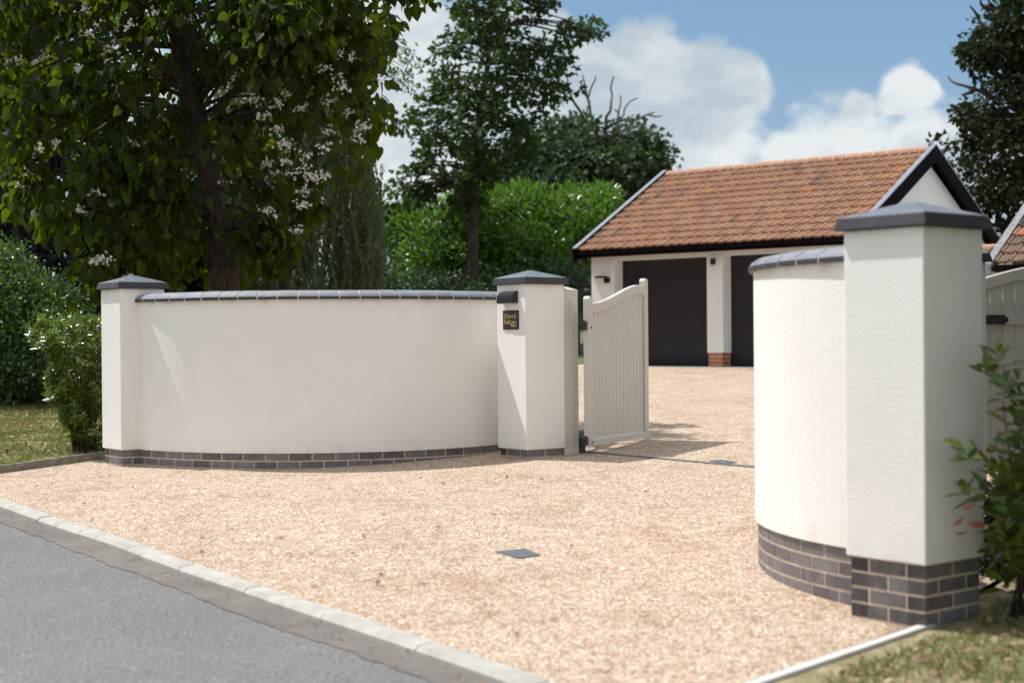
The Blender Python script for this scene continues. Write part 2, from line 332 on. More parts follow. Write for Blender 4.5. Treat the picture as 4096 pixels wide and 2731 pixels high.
# ------------------------------------------------------------------ the ground
kg=[(-14.5,27.4),(-9.6,20.3),(-6.1,15.25),(-4.35,12.72),(-3.41,11.37),(-2.66,10.34),(-2.02,9.39),(-1.49,8.66),(-1.17,8.21),(-.77,7.66),(-.41,7.16),(-.1,6.73),(.17,6.33),(.75,5.5),(3.2,2.0),(8,-4.9),(20,-22)]
def offset_line(P,d):
    out=[]
    for i,(x,y) in enumerate(P):
        a=P[max(i-1,0)]; b=P[min(i+1,len(P)-1)]; dx,dy=b[0]-a[0],b[1]-a[1]; L=math.hypot(dx,dy); out.append((x+dy/L*d,y-dx/L*d))
    return out
kr=offset_line(kg,.118); st=offset_line(kg,.335)
poly_sheet('ground',[(-400,-150),(400,-150),(400,900),(-400,900)],-.075,M['field'])
far=[(15.5,-26),(3.6,-9),(-1.2,-1.8),(-4.6,2.9),(-7.4,7.2),(-11.3,12.2),(-19.6,24.0)]
poly_sheet('road',kr+far,-.04,M['road'])
# broken inner edge of the dusty strip: subdivide with jitter
def jag(pts,a,step=.09,seed=3):
    rr=random.Random(seed); out=[]
    for (x0,y0),(x1,y1) in zip(pts[:-1],pts[1:]):
        L=math.hypot(x1-x0,y1-y0); n=max(1,int(L/step)) if L<6 else 4
        for i in range(n):
            t=i/n; w_=math.sin((x0+t*(x1-x0))*4.1+1)*.5+math.sin((y0+t*(y1-y0))*9.3)*.3
            j=a*(w_+rr.uniform(-.5,.5)); out.append((x0+t*(x1-x0)-j*.78,y0+t*(y1-y0)-j*.6))
    out.append(pts[-1]); return out
poly_sheet('road_edge_strip',kr+jag(st,.028)[::-1],-.036,M['strip'])
# kerb: flat stones with a chamfer to the road
bm=bmesh.new()
def kerb_stones():
    G=[Vector(p) for p in kg]; K=[Vector(p) for p in kr]
    cum=[0]
    for a,b in zip(G[:-1],G[1:]): cum.append(cum[-1]+(b-a).length)
    def ev(P,s):
        for i in range(len(cum)-1):
            if s<=cum[i+1]+1e-9: t=(s-cum[i])/(cum[i+1]-cum[i]); return P[i].lerp(P[i+1],t)
        return P[-1]
    s=0; tot=cum[-1]; i=0
    while s<tot:
        e=min(s+.907,tot); segs=3; rows=[]
        rr=random.Random(i); dz=rr.uniform(-.002,.003)
        for k in range(segs+1):
            q=s+(e-s)*k/segs
            g=ev(G,q); k_=ev(K,q); m_=g.lerp(k_,.78)
            rows.append([bm.verts.new(v) for v in ((g.x,g.y,gz(*g)-.08),(g.x,g.y,gz(*g)+.004+dz),(m_.x,m_.y,gz(*m_)+.002+dz),(k_.x,k_.y,gz(*k_)-.018+dz),(k_.x,k_.y,gz(*k_)-.09))])
        for k in range(segs):
            for j in range(4): bm.faces.new([rows[k][j],rows[k+1][j],rows[k+1][j+1],rows[k][j+1]])
        bm.faces.new(rows[0]); bm.faces.new(rows[-1][::-1])
        s=e+.009; i+=1
kerb_stones(); o=obm('kerb',bm,M['concrete'],bevel=0); o['kind']='structure'
C0_,D_,N0_=Vector((3.97,28.2)),Vector((.752,-.659)),Vector((.659,.752))
drive=[(-6.0,15.1),(-5.45,14.35)]+kg[3:13]+[(.42,5.97),(1.06,6.3),(1.56,6.83),(2.02,7.28),(3.2,9.0),(4.2,11.2),(9,13),(20,10),(24,30),(12,30),(3.0,30.5),(1.1,31.4),(-3,35.2),(-3.4,22.2),(.9,21.1),(.62,16.6),(-.2,15.5),(-2.0,14.6),(-3.8,15.4),(-4.35,15.45)]
drive=[(-5.45,14.35)]+kg[3:13]+[(.42,5.97),(1.06,6.3),(1.56,6.83),(2.02,7.28),(3.2,9.0),(4.2,11.2),(9,13),(20,10),(24,17.0),tuple(C0_+D_*4.7-N0_*.345),tuple(C0_+D_*-4.0-N0_*.345),(-3.2,33.2),(-3.4,22.2),(.9,21.1),(.62,16.6),(-.2,15.4),(-2.0,15.0),(-3.8,15.4),(-4.35,15.45)]
poly_sheet('gravel',drive,0,M['gravel'])
M['turf']=m_soil('rough turf',(.09,.13,.03),(.19,.20,.06),(.44,.35,.20))
poly_sheet('lawn',[(.88,21.05),(-3.42,22.1),(-14,24),(-12,17),(-4.6,15.6),(-3.8,15.45),(-2.0,15.05),(-.2,15.45),(.6,16.62)],-.008,M['turf'])
poly_sheet('left_verge',[(-5.5,14.35),(-4.36,15.5),(-4.6,15.65),(-12.05,17.0),(-14,24),(-14.4,27.3)]+kg[1:3],.035,M['turf'])
poly_sheet('right_verge',[(.46,5.93),(1.1,6.27),(1.6,6.8),(2.06,7.24),(3.24,8.96),(4.22,11.15),(9,12.9),(20,9.9),(24,-22)]+kg[15:12:-1],.006,M['verge'])

# ------------------------------------------------------------------ walls and pillars
ZP=.602; ZC=2.195; ZK=2.059
def bricks_on(bm,bmm,path,L,z1,z0,curved,start=0,unit=.225,depth=.1,shift=True,off=0,gap=.0125,h=.0625,mi=0):
    z=z1-.004; row=0
    while z>z0:
        zz=z-h; s=-(.1125 if (row+start)%2 and shift else 0)
        while s<L:
            a=max(s,0)+ (0 if s<=0 else gap/2); b=min(s+unit,L)-(0 if s+unit>=L else gap/2)
            if b-a>.015: sweep(bm,path,a,b,[(off,zz),(off,z),(off-depth,z),(off-depth,zz)],3 if curved else 1,mi)
            s+=unit
        z=zz-gap; row+=1
def pillar(name,label,center,th,ground):
    c=Vector(center); a=Vector((math.cos(th),math.sin(th))); b=Vector((-a.y,a.x))
    t=thing(name,label,'pillar',(c.x,c.y,ground),'white rendered gate pillars')
    box=fr(c,a,b); h=.235
    bm=bmesh.new(); box(bm,-h,h,-h,h,ZP,ZC); obm('shaft',bm,M['prender'],t,bevel=.007)
    bm=bmesh.new(); k=.2145; box(bm,-k,k,-k,k,ground-.12,ZP-.002)
    q=.217
    sides=[(c-a*q-b*q,a,-b),(c+a*q-b*q,b,a),(c+a*q+b*q,-a,b),(c-a*q+b*q,-b,-a)]
    for i,(o,d,n) in enumerate(sides):
        e=.0016 if i%2 else 0
        bricks_on(bm,None,line(o+d*e,d,n),2*q-2*e,ZP-.002,ground-.1,False,start=i%2,unit=.2195,depth=.1,mi=1)
    obm('plinth',bm,[M['mortar'],M['brick']],t)
    # cap: flared skirt, low pyramid
    bm=bmesh.new(); h0=.273; h1=.256; z0=ZC+.001; z1=z0+.064; ap=ZC+.138
    def ring(hh,z): return [bm.verts.new((*(c+a*u*hh+b*v*hh),z)) for u,v in ((-1,-1),(1,-1),(1,1),(-1,1))]
    r0=ring(h0,z0); r1=ring(h1,z1); r2=ring(.02,ap); bm.faces.new(r0[::-1]); bm.faces.new(r2)
    for A,B in ((r0,r1),(r1,r2)):
        for i in range(4): bm.faces.new([A[i],A[(i+1)%4],B[(i+1)%4],B[i]])
    obm('cap',bm,M['cap'],t,bevel=.006)
    return t
def corner_center(cx,cy,th):
    a=Vector((math.cos(th),math.sin(th))); b=Vector((-a.y,a.x)); return Vector((cx,cy))+(a+b)*.235
T1,T2,T3,T4=R(38),R(36),R(38.5),R(40)
c1=corner_center(-3.853,14.76,T1); c2=corner_center(.131,14.34,T2); c3=corner_center(1.929,7.02,T3); c4=Vector((3.06,10.75))
pillar('gate_pillar','end pillar of the far curved wall, beside the leafy bush and lawn',c1,T1,gz(*c1)-.0)
pillar('gate_pillar','pillar carrying the black house sign and black wall light',c2,T2,gz(*c2))
pillar('gate_pillar','nearest and largest pillar, with a tall blue brick plinth beside the red tipped shrub',c3,T3,gz(*c3))
p4=pillar('gate_pillar','inner pillar hidden behind the nearest pillar, holding the shaded gate leaf',c4,T4,gz(*c4))
def curved_wall(label,c,r,a0,a1,sgn,ground):
    L=abs(a1-a0)*r; path=arc(c,r,a0,sgn)
    mid=path(L/2,0,0); t=thing('boundary_wall',label,'wall',(mid[0],mid[1],ground),'curved white entrance walls')
    n=48
    bm=bmesh.new(); sweep(bm,path,0,L,[(0,ZP),(0,ZK),(-.22,ZK),(-.22,ZP)],n); obm('wall_body',bm,M['render'],t,smooth=False)
    bm=bmesh.new(); sweep(bm,path,0,L,[(-.019,ground-.35),(-.019,ZP-.002),(-.2,ZP-.002),(-.2,ground-.35)],n)
    bricks_on(bm,None,path,L,ZP-.002,ground-.32,True,off=-.016,depth=.09,mi=1)
    obm('plinth',bm,[M['mortar'],M['brick']],t)
    prof=[(.03,0),(.03,.026),(.012,.05),(-.03,.074),(-.11,.088),(-.19,.074),(-.232,.05),(-.25,.026),(-.25,0)]
    P=lambda dz,sh: [(o_+(sh if o_<-.11 else -sh),ZK+.001+z+dz) for o_,z in prof]
    bm=bmesh.new(); s=.0; i=0; rr=random.Random(4)
    k=int(round(L/.197)); u=L/k
    for i in range(k):
        dz=rr.uniform(-.0018,.0018)
        sweep(bm,path,i*u+.006,(i+1)*u-.006,P(dz,0),3,0)
        sweep(bm,path,(i+1)*u-.006,min(L,(i+1)*u+.006),P(-.003,.003),1,1)
    obm('coping',bm,[M['coping'],M['mortar']],t,bevel=.003)
    return t
curved_wall('far curved wall bulging between the bush pillar and the sign pillar',(-2.046,16.555),2.365,R(219.0),R(327),1,gz(-2,14.3))
# the near wall runs from the nearest pillar round to the hidden one
curved_wall('near curved wall tucked against the nearest large pillar, sunlit side showing',(3.3066,8.627),1.891,R(212.5),R(103),-1,gz(1.6,8.2))

# ------------------------------------------------------------------ gate post by the sign pillar
a2=Vector((math.cos(T2),math.sin(T2))); b2=Vector((-a2.y,a2.x)); pr=Vector((.131,14.34))+a2*.47
pb=pr+a2*.004+b2*.012
t=thing('gate_post','square taupe painted post standing against the sign pillar',"post",(pb.x,pb.y,gz(*pb)))
box=fr(pb,a2,b2); bm=bmesh.new(); box(bm,0,.176,0,.15,gz(*pb)-.1,EYE+.448); po_=obm('post',bm,M['gate'],t,bevel=.004)
bm=bmesh.new()
v=[bm.verts.new((*(pb+a2*u+b2*v_),EYE+.449)) for u,v_ in ((-.001,-.002),(.178,-.002),(.178,.152),(-.001,.152))]
ap=bm.verts.new((*(pb+a2*.088+b2*.075),EYE+.485)); bm.faces.new(v[::-1]); [bm.faces.new([v[i],v[(i+1)%4],ap]) for i in range(4)]
obm('post_cap',bm,M['gate'],t)
bm=bmesh.new(); box(bm,.066,.088,-.020,-.001,gz(*pb)+.03,EYE+.33); obm('stop_strip',bm,M['gate'],t,bevel=.002)
for z in (.28,.02,-.3,-.72,-.98):
    bm=bmesh.new(); q=pb+a2*.107-b2*.003; tube(bm,[(q.x,q.y,EYE+z),(*(q+b2*.004),EYE+z)],.005,8); obm('screw',bm,M['black'],po_)

# ------------------------------------------------------------------ gates
def gate(label,O,d,m,side,nb,braces):
    O=Vector(O); d=Vector(d).normalized(); m=Vector(m).normalized()   # m: outward normal of the near face
    t=thing('driveway_gate',label,'gate',(O.x,O.y,gz(*O)),'pair of open driveway gate leaves')
    box=fr(O,d,-m); L=1.382; zb=EYE-1.073
    def zt(u):
        x=min(1,max(0,(u-.085)/(1.297-.085))); s=x*x*(3-2*x); return EYE+.318+.215*s-.02*max(0,(x-.85)/.15)**2
    def stile(u0,u1,top):
        bm=bmesh.new(); n=8; prof=[(u0,zb),(u1,zb)]; c=(u0+u1)/2; r=(u1-u0)/2
        for i in range(n+1):
            a=math.pi*i/n; prof.append((c+r*math.cos(a),top-r*.8+r*.8*math.sin(a)))
        A=[bm.verts.new((*(O+d*u),z)) for u,z in prof]; B=[bm.verts.new((*(O+d*u-m*.062),z)) for u,z in prof]
        bm.faces.new(A); bm.faces.new(B[::-1]); k=len(prof)
        for i in range(k): bm.faces.new([A[i],A[(i+1)%k],B[(i+1)%k],B[i]])
        return bm
    hs_=obm('hinge_stile',stile(0,.085,EYE+.387),M['gate'],t,bevel=.003)
    obm('latch_stile',stile(1.297,L,EYE+.596),M['gate'],t,bevel=.003)
    bm=bmesh.new(); n=28; rows=[]
    for i in range(n+1):
        u=.0855+(1.2965-.0855)*i/n; z1=zt(u); z0=z1-.094
        rows.append([bm.verts.new((*(O+d*u-m*w_),z)) for w_,z in ((.002,z0+.006),(.002,z1-.008),(.008,z1),(.054,z1),(.06,z1-.008),(.06,z0),(.012,z0-.004))])
    k=7
    for i in range(n):
        for j in range(k): bm.faces.new([rows[i][j],rows[i][(j+1)%k],rows[i+1][(j+1)%k],rows[i+1][j]])
    bm.faces.new(rows[0]); bm.faces.new(rows[-1][::-1]); obm('top_rail',bm,M['gate'],t,smooth=False)
    bm=bmesh.new()
    pf=[(.002,zb+.001),(.002,zb+.056),(.016,zb+.074),(.06,zb+.074),(.06,zb+.001)]
    sweep(bm,lambda s,o,z:(*(O+d*s-m*o),z),.0855,1.2965,pf,1); obm('bottom_rail',bm,M['gate'],t)
    bm=bmesh.new(); wd=(1.297-.085)/nb; w0=.022 if side>0 else .024
    for i in range(nb):
        u0=.085+i*wd+.003; u1=.085+(i+1)*wd-.003; ch=.006
        z0=zb+.06; za=zt(u0)-.05; zbb=zt(u1)-.05
        pr_=[(w0+ch,u0),(w0,u0+ch),(w0,u1-ch),(w0+ch,u1),(w0+.014,u1),(w0+.014,u0)]
        lo=[bm.verts.new((*(O+d*u-m*w_),z0)) for w_,u in pr_]
        hi=[bm.verts.new((*(O+d*u-m*w_),za+(zbb-za)*(u-u0)/(u1-u0))) for w_,u in pr_]
        bm.faces.new(lo); bm.faces.new(hi[::-1])
        for j in range(6): bm.faces.new([lo[j],lo[(j+1)%6],hi[(j+1)%6],hi[j]])
    box(bm,.086,1.296,w0+.010,w0+.0135,zb+.062,EYE+.24)
    obm('board_panel',bm,M['gate'],t)
    if braces:
        bm=bmesh.new(); box(bm,.0855,1.2965,.003,.0215,EYE+.058,EYE+.142); obm('middle_rail',bm,M['gate'],t,bevel=.003)
        bm=bmesh.new(); box(bm,.0855,1.2965,.003,.0215,EYE-.52,EYE-.435); obm('middle_rail',bm,M['gate'],t,bevel=.003)
        for z0 in (-.27,-.87):
            bm=bmesh.new(); f=lambda u:EYE+z0+.27*(u-.64)
            us=(.087,1.295); pts=[]
            for w_ in (.0045,.0212):
                for u,dz in ((us[0],-.042),(us[1],-.042),(us[1],.042),(us[0],.042)): pts.append((*(O+d*u-m*w_),f(u)+dz))
            hexa(bm,pts); obm('brace',bm,M['gate'],t,bevel=.003)
        bm=bmesh.new(); box(bm,-.04,.855,-.012,.002,EYE+.062,EYE+.138); q=O+d*.86+m*.006
        tube(bm,[(*(q-m*.008),EYE+.1),(*(q+m*.012),EYE+.1)],.02,12); obm('hinge_strap',bm,M['black'],t,bevel=.002)
    else:
        for z in (.10,-1.02):
            bm=bmesh.new(); box(bm,-.075,.03,.022,.052,EYE+z-.042,EYE+z+.04)
            q=O-d*.035; tube(bm,[(*(q-m*.037),EYE+z-.05),(*(q-m*.037),EYE+z+.048)],.014,12)
            tube(bm,[(*(O-d*.05-m*.022),EYE+z),(*(O-d*.05-m*.012),EYE+z)],.011,6)
            obm('hinge',bm,M['black'],t,bevel=.002)
            bm=bmesh.new(); q=O+d*.052; tube(bm,[(*(q+m*.004),EYE+z-.02),(*(q-m*.01),EYE+z-.02)],.012,16); obm('bolt',bm,M['black'],hs_)
    return t
gate('open gate leaf with fine vertical boards beside the sign pillar',(.749,14.58),(.496,.868),(.868,-.496),1,15,False)
gate('shaded gate leaf with braces and black strap hinge behind the nearest pillar',(3.02,11.50),(.968,.25),(.25,-.968),-1,11,True)
# motor arm behind the first leaf
t=thing('gate_motor','grey tubular gate motor low down behind the open gate leaf','gate motor',(.72,15.0,gz(.72,15)))
bm=bmesh.new(); tube(bm,[(.655,14.74,EYE-.965),(.70,15.0,EYE-.965),(.95,15.5,EYE-.955)],.036,16); obm('motor_tube',bm,M['grease'],t,smooth=True)
bm=bmesh.new(); fr((.665,14.80),(1,0),(0,1))(bm,-.05,.05,-.04,.04,gz(.7,15)-.02,EYE-1.0); obm('foot_bracket',bm,M['black'],t,bevel=.003)

# ------------------------------------------------------------------ sign and wall light on the pillar
lf=Vector((-math.sin(T2),math.cos(T2))); nf=Vector((-math.cos(T2),-math.sin(T2)))  # along left face, outward
fc=Vector((.131,14.34)); LX=lambda u,w_: fc+lf*u+nf*w_
u0,u1=.103,.357; zs0,zs1=EYE+.066,EYE+.252
q=LX((u0+u1)/2,0); t=thing('house_sign','square black sign with gold gothic lettering on the pillar','sign',(q.x,q.y,zs0))
bm=bmesh.new(); fr(fc,lf,nf)(bm,u0,u1,.001,.011,zs0,zs1); pq_=obm('plaque',bm,M['black'],t,bevel=.002)
GL={'C':(.85,[[(.72,1.3),(.5,1.55),(.2,1.35),(.08,.9),(.1,.3),(.4,0),(.78,.25)],[(-.12,1.5),(.02,1.62),(.0,1.42)],[(.3,1.5),(.75,1.42)]]),
'h':(.68,[[(.25,1.75),(.05,1.45),(.05,0)],[(.05,.85),(.35,1.02),(.5,.75),(.5,.1),(.36,-.45)]]),
'u':(.66,[[(0,1),(0,.15),(.2,0),(.42,.2)],[(.45,1),(.45,.1),(.58,0)]]),
'r':(.46,[[(0,1),(0,0)],[(0,.8),(.28,1.03),(.4,.88)]]),
'c':(.5,[[(.4,.9),(.2,1),(0,.75),(0,.25),(.2,0),(.4,.15)]]),
'o':(.62,[[(.25,1),(0,.75),(0,.25),(.25,0),(.5,.25),(.5,.75),(.25,1)]]),
't':(.46,[[(.1,1.4),(.1,.2),(.25,0),(.42,.12)],[(-.12,1),(.36,1)]]),
'a':(.62,[[(.05,.9),(.3,1.02),(.45,.85),(.45,.1),(.58,0)],[(.45,.55),(.1,.45),(0,.2),(.2,0),(.45,.2)]]),
'g':(.6,[[(.45,.9),(.15,1),(0,.7),(.05,.25),(.25,.1),(.45,.3)],[(.45,1),(.45,-.15),(.2,-.4)]]),
'e':(.48,[[(0,.5),(.38,.65),(.38,.85),(.2,1),(0,.75),(0,.25),(.2,0),(.42,.18)]])}
bm=bmesh.new()
def stroke(pts,nx,ny):
    for p,q_ in zip(pts[:-1],pts[1:]):
        cs=[(p[0]-nx,p[1]-ny),(p[0]+nx,p[1]+ny),(q_[0]+nx,q_[1]+ny),(q_[0]-nx,q_[1]-ny)]
        ar=sum(cs[i][0]*cs[(i+1)%4][1]-cs[(i+1)%4][0]*cs[i][1] for i in range(4))
        if abs(ar)<1e-7: continue
        # left edge of the sign is the far side, so text runs towards the corner
        vs=[bm.verts.new((*LX(u1-x,.0125),z)) for x,z in cs]; bm.faces.new(vs if ar>0 else vs[::-1])
def word(txt,x,z,s):
    for ch in txt:
        wd,ss=GL[ch]
        for pl in ss: stroke([(x+a*s*.96,z+b*s*.68) for a,b in pl],.082*s,.045*s)
        x+=wd*s+.17*s
word('Church',.030,zs0+.112,.0400); word('Cottage',.028,zs0+.054,.0375)
stroke([(.135,zs0+.048),(.150,zs0+.030),(.180,zs0+.028),(.215,zs0+.036),(.236,zs0+.041)],.0028,.0028)
stroke([(.135,zs0+.048),(.165,zs0+.046),(.195,zs0+.034)],.002,.002)
obm('lettering',bm,M['gold'],pq_)
lz=EYE+.320; q=LX(.267,0); t=thing('wall_light','black quarter round wall light above the house sign','wall light',(q.x,q.y,lz))
bm=bmesh.new(); pf=[(.002,0),(.078,0),(.082,.004),(.082,.044),(.074,.075),(.054,.1),(.03,.114),(.002,.118)]
sweep(bm,lambda s,o,z:(*LX(s,o),z),.118,.362,[(o_,lz+z) for o_,z in pf],1); lb_=obm('light_body',bm,M['black'],t,bevel=.002)
bm=bmesh.new(); fr(fc,lf,nf)(bm,.13,.35,.012,.072,lz-.006,lz-.0005); obm('diffuser',bm,M['pale'],lb_)

# ------------------------------------------------------------------ small ground fittings
def on_ground(name,label,cat,pts,dz,h,m):
    c=sum((Vector(p) for p in pts),Vector((0,0)))/len(pts)
    bm=bmesh.new(); A=[bm.verts.new((x-c.x,y-c.y,gz(x,y)-gz(*c)+dz)) for x,y in pts]; B=[bm.verts.new((x-c.x,y-c.y,gz(x,y)-gz(*c)+dz+h)) for x,y in pts]
    bm.faces.new(A); bm.faces.new(B[::-1]); n=len(pts)
    for i in range(n): bm.faces.new([A[i],A[(i+1)%n],B[(i+1)%n],B[i]])
    o=obm(name,bm,m,bevel=.002); o.location=(c.x,c.y,gz(*c)); return tag(o,label,cat)
dr=on_ground('drain_cover','small blue grey drain cover sunk in the open gravel','drain cover',[(-.115,9.45),(.03,9.20),(.165,9.29),(.075,9.52)],-.05,.058,M['drain'])
on_ground('access_plate','thin grey plate beside the gate threshold strip','ground plate',[(1.80,13.80),(1.93,13.55),(2.04,13.62),(1.93,13.85)],-.02,.027,M['drain'])
d_=Vector((1.53,-1.70)).normalized(); n_=Vector((d_.y,-d_.x))
p0=Vector((.62,14.90)); p1=p0+d_*3.2
on_ground('threshold_strip','long dark steel threshold strip set in gravel across the gateway','threshold',[p0,p1,p1+n_*-.055,p0+n_*-.055],-.02,.029,M['drain'])
p0=Vector((-4.20,15.60)); p1=Vector((-5.62,13.60)); dd=(p1-p0).normalized(); nn=Vector((dd.y,-dd.x))
if nn.x>0: nn=-nn
on_ground('edging_board','weathered timber edging board between gravel and left verge','edging',[p0,p1,p1+nn*.045,p0+nn*.045],-.05,.125,M['timber'])
p0=Vector((1.955,7.13)); p1=Vector((.40,5.64)); dd=(p1-p0).normalized(); nn=Vector((-dd.y,dd.x))
if nn.x<0: nn=-nn
on_ground('edging_kerb','narrow white concrete edging running to the nearest pillar','edging',[p0,p1,p1+nn*.052,p0+nn*.052],-.05,.074,M['edge'])
on_ground('lawn_edging','thin grey steel edging round the small lawn behind the gate','edging',[(.62,16.62),(.90,21.06),(.93,21.08),(.65,16.6)],-.03,.05,M['drain'])
on_ground('lawn_edging','thin grey steel edging closing the far end of the small lawn','edging',[(.90,21.07),(-3.40,22.12),(-3.40,22.15),(.91,21.10)],-.03,.05,M['drain'])

# ------------------------------------------------------------------ tiled roofs
def tile_roof(name,O,d,up,L,SL,tw,gauge,m,parent,seed):
    O=Vector(O); d=Vector(d).normalized(); up=Vector(up).normalized(); n=d.cross(up).normalized()
    if n.z<0: n=-n
    nt_=int(round(L/tw)); tw=L/nt_; nc=int(round(SL/gauge)); g=SL/nc; rr=random.Random(seed)
    prof=[(0,.022),(.09,.042),(.2,.032),(.28,.006),(.33,.0),(.42,.018),(.5,.024),(.58,.015),(.64,0),(.68,.002),(.76,.018),(.84,.024),(.91,.012),(.97,.0)]
    verts=[];faces=[];tl=[]
    for c in range(nc):
        s0=c*g-.02; s1=(c+1)*g+.04
        jo=rr.uniform(-.004,.004)
        for i in range(nt_):
            dz=rr.uniform(-.003,.006); ds=rr.uniform(-.008,.008); val=rr.random(); sk=rr.uniform(-.004,.004)
            base=len(verts)
            cols=[(i+u)*tw+jo for u,_ in prof]+[(i+1)*tw-.004+jo]; hs=[h for _,h in prof]+[.006]
            for x,h in zip(cols,hs):
                verts.append(O+d*x+up*(s0+ds+sk*(x-cols[0])/tw)+n*(h+dz-.004))
                verts.append(O+d*x+up*(s0+ds+sk*(x-cols[0])/tw)+n*(.030+h+dz))
                verts.append(O+d*x+up*s1+n*(h-.004))
            for k in range(len(cols)-1):
                a=base+3*k; faces.append((a,a+3,a+4,a+1)); faces.append((a+1,a+4,a+5,a+2)); tl+= [val,val]
    o=mk(name,verts,faces,m,parent)
    at_=o.data.attributes.new('tile','FLOAT','FACE'); at_.data.foreach_set('value',tl)
    return o
def ridge_row(name,A,B,r,u,parent):
    A=Vector(A);B=Vector(B);L=(B-A).length;d=(B-A)/L; s=Vector((-d.y,d.x,0)).normalized(); k=int(round(L/u)); u=L/k
    bm=bmesh.new(); rr=random.Random(5)
    def pf(r): return [(r*math.cos(math.pi*i/8),r*math.sin(math.pi*i/8)) for i in range(9)]
    def P(ss,o,z): q=A+d*ss+s*o; return (q.x,q.y,q.z+z)
    for i in range(k):
        dz=rr.uniform(-.004,.004)
        sweep(bm,P,i*u+.012,(i+1)*u-.012,[(o_,z+dz) for o_,z in pf(r)],1,0)
        if i<k-1: sweep(bm,P,(i+1)*u-.012,(i+1)*u+.012,pf(r-.004),1,1)
    return obm(name,bm,[M['ridge'],M['slab']],parent)

# ------------------------------------------------------------------ garage
D=Vector((.752,-.659)); NI=Vector((.659,.752)); C0=Vector((3.97,28.2))
def GP(t_,v_,z): q=C0+D*t_+NI*v_; return Vector((q.x,q.y,EYE+z))
gb=fr(C0,D,NI)
ga=thing('garage','white rendered double garage with red clay tile roof and dark shutters','garage',(C0.x,C0.y,EYE-.62))
ZS=-.62; TL,TR=-3.135,2.777; DEP=5.56
bm=bmesh.new()
for a_,b_ in ((TL,-2.558),(-.357,0),(2.2,TR)): gb(bm,a_,b_,0,.33,EYE-.339,EYE+1.489)
gb(bm,TL,TR,0,.33,EYE+1.49,EYE+1.70)
gb(bm,TL,TL+.25,.3301,DEP,EYE+ZS,EYE+1.70); gb(bm,TR-.25,TR,.3301,DEP,EYE+ZS,EYE+1.70); gb(bm,TL+.251,TR-.251,DEP-.25,DEP,EYE+ZS,EYE+1.70)
for tt in (TL,TR-.25):
    q=[GP(tt,.0,1.701),GP(tt,DEP,1.701),GP(tt,DEP/2,3.27)]; r_=[GP(tt+.25,.0,1.701),GP(tt+.25,DEP,1.701),GP(tt+.25,DEP/2,3.27)]
    A=[bm.verts.new(p) for p in q]; B=[bm.verts.new(p) for p in r_]; bm.faces.new(A); bm.faces.new(B[::-1])
    for i in range(3): bm.faces.new([A[i],A[(i+1)%3],B[(i+1)%3],B[i]])
obm('wall',bm,M['grender'],ga)
for a_,b_ in ((TL,-2.558),(-.357,0),(2.2,TR)):
    bm=bmesh.new(); gb(bm,a_+.021,b_-.021,.021,.31,EYE+ZS-.02,EYE-.341)
    ce=C0+D*(a_+.016)+NI*.016; Lf=b_-a_-.032; u=.2155+.01
    bricks_on(bm,None,line(ce,D,-NI),Lf,EYE-.341,EYE+ZS-.02,False,start=1,depth=.09,mi=1)
    bricks_on(bm,None,line(ce+D*Lf+NI*.0016,NI,D),.295,EYE-.341,EYE+ZS-.02,False,start=0,depth=.09,mi=1)
    bricks_on(bm,None,line(ce+NI*.29,-NI,-D),.288,EYE-.341,EYE+ZS-.02,False,start=0,depth=.08,mi=1)
    obm('brick_base',bm,[M['mortar'],M['redbrick']],ga)
for a_,b_ in ((-2.558,-.357),(0,2.2)):
    bm=bmesh.new(); zz=EYE+ZS+.002; ztop=EYE+1.60; p=.0502; prof=[]
    while zz<ztop:
        prof+=[(0.0,zz),(-.009,zz+.006),(-.013,zz+.022),(-.009,zz+.040),(0,zz+.046)]; zz+=p
    A=[bm.verts.new((*(C0+D*(a_-.03)+NI*(.30+o_)),z)) for o_,z in prof]; B=[bm.verts.new((*(C0+D*(b_+.03)+NI*(.30+o_)),z)) for o_,z in prof]
    for i in range(len(prof)-1): bm.faces.new([A[i],B[i],B[i+1],A[i+1]])
    me=obm('shutter_door',bm,M['shutter'],ga)
    so=me.modifiers.new('solid','SOLIDIFY'); so.thickness=.01; so.offset=1 if False else -1
# roof
RZ=3.44; EZ=1.70; OV=.25; W=DEP/2+OV
up1=Vector((NI.x*W,NI.y*W,RZ-EZ)); SL=up1.length
rt0,rt1=TL-.10,TR+.10
rf=tile_roof('roof',GP(rt0,-OV,EZ),Vector((*D,0)),up1,rt1-rt0,SL-.03,.205,.283,M['tile'],ga,11)
bk=tile_roof('roof',GP(rt1,DEP+OV,EZ),Vector((*-D,0)),Vector((-NI.x*W,-NI.y*W,RZ-EZ)),rt1-rt0,SL-.03,.205,.283,M['tile'],ga,12)
bm=bmesh.new()   # under-roof deck
for s_ in (0,1):
    e0=-OV+.04 if s_==0 else DEP+OV-.04; r0=DEP/2
    pts=[GP(rt0,e0,EZ-.03),GP(rt1,e0,EZ-.03),GP(rt1,r0,RZ-.015),GP(rt0,r0,RZ-.015)]; lo=[p-Vector((0,0,.04)) for p in pts]
    hexa(bm,[*lo,*pts])
obm('roof_deck',bm,M['fascia'],ga)
ridge_row('ridge_tiles',GP(rt0+.02,DEP/2,RZ-.01),GP(rt1-.02,DEP/2,RZ-.01),.105,.285,rf)
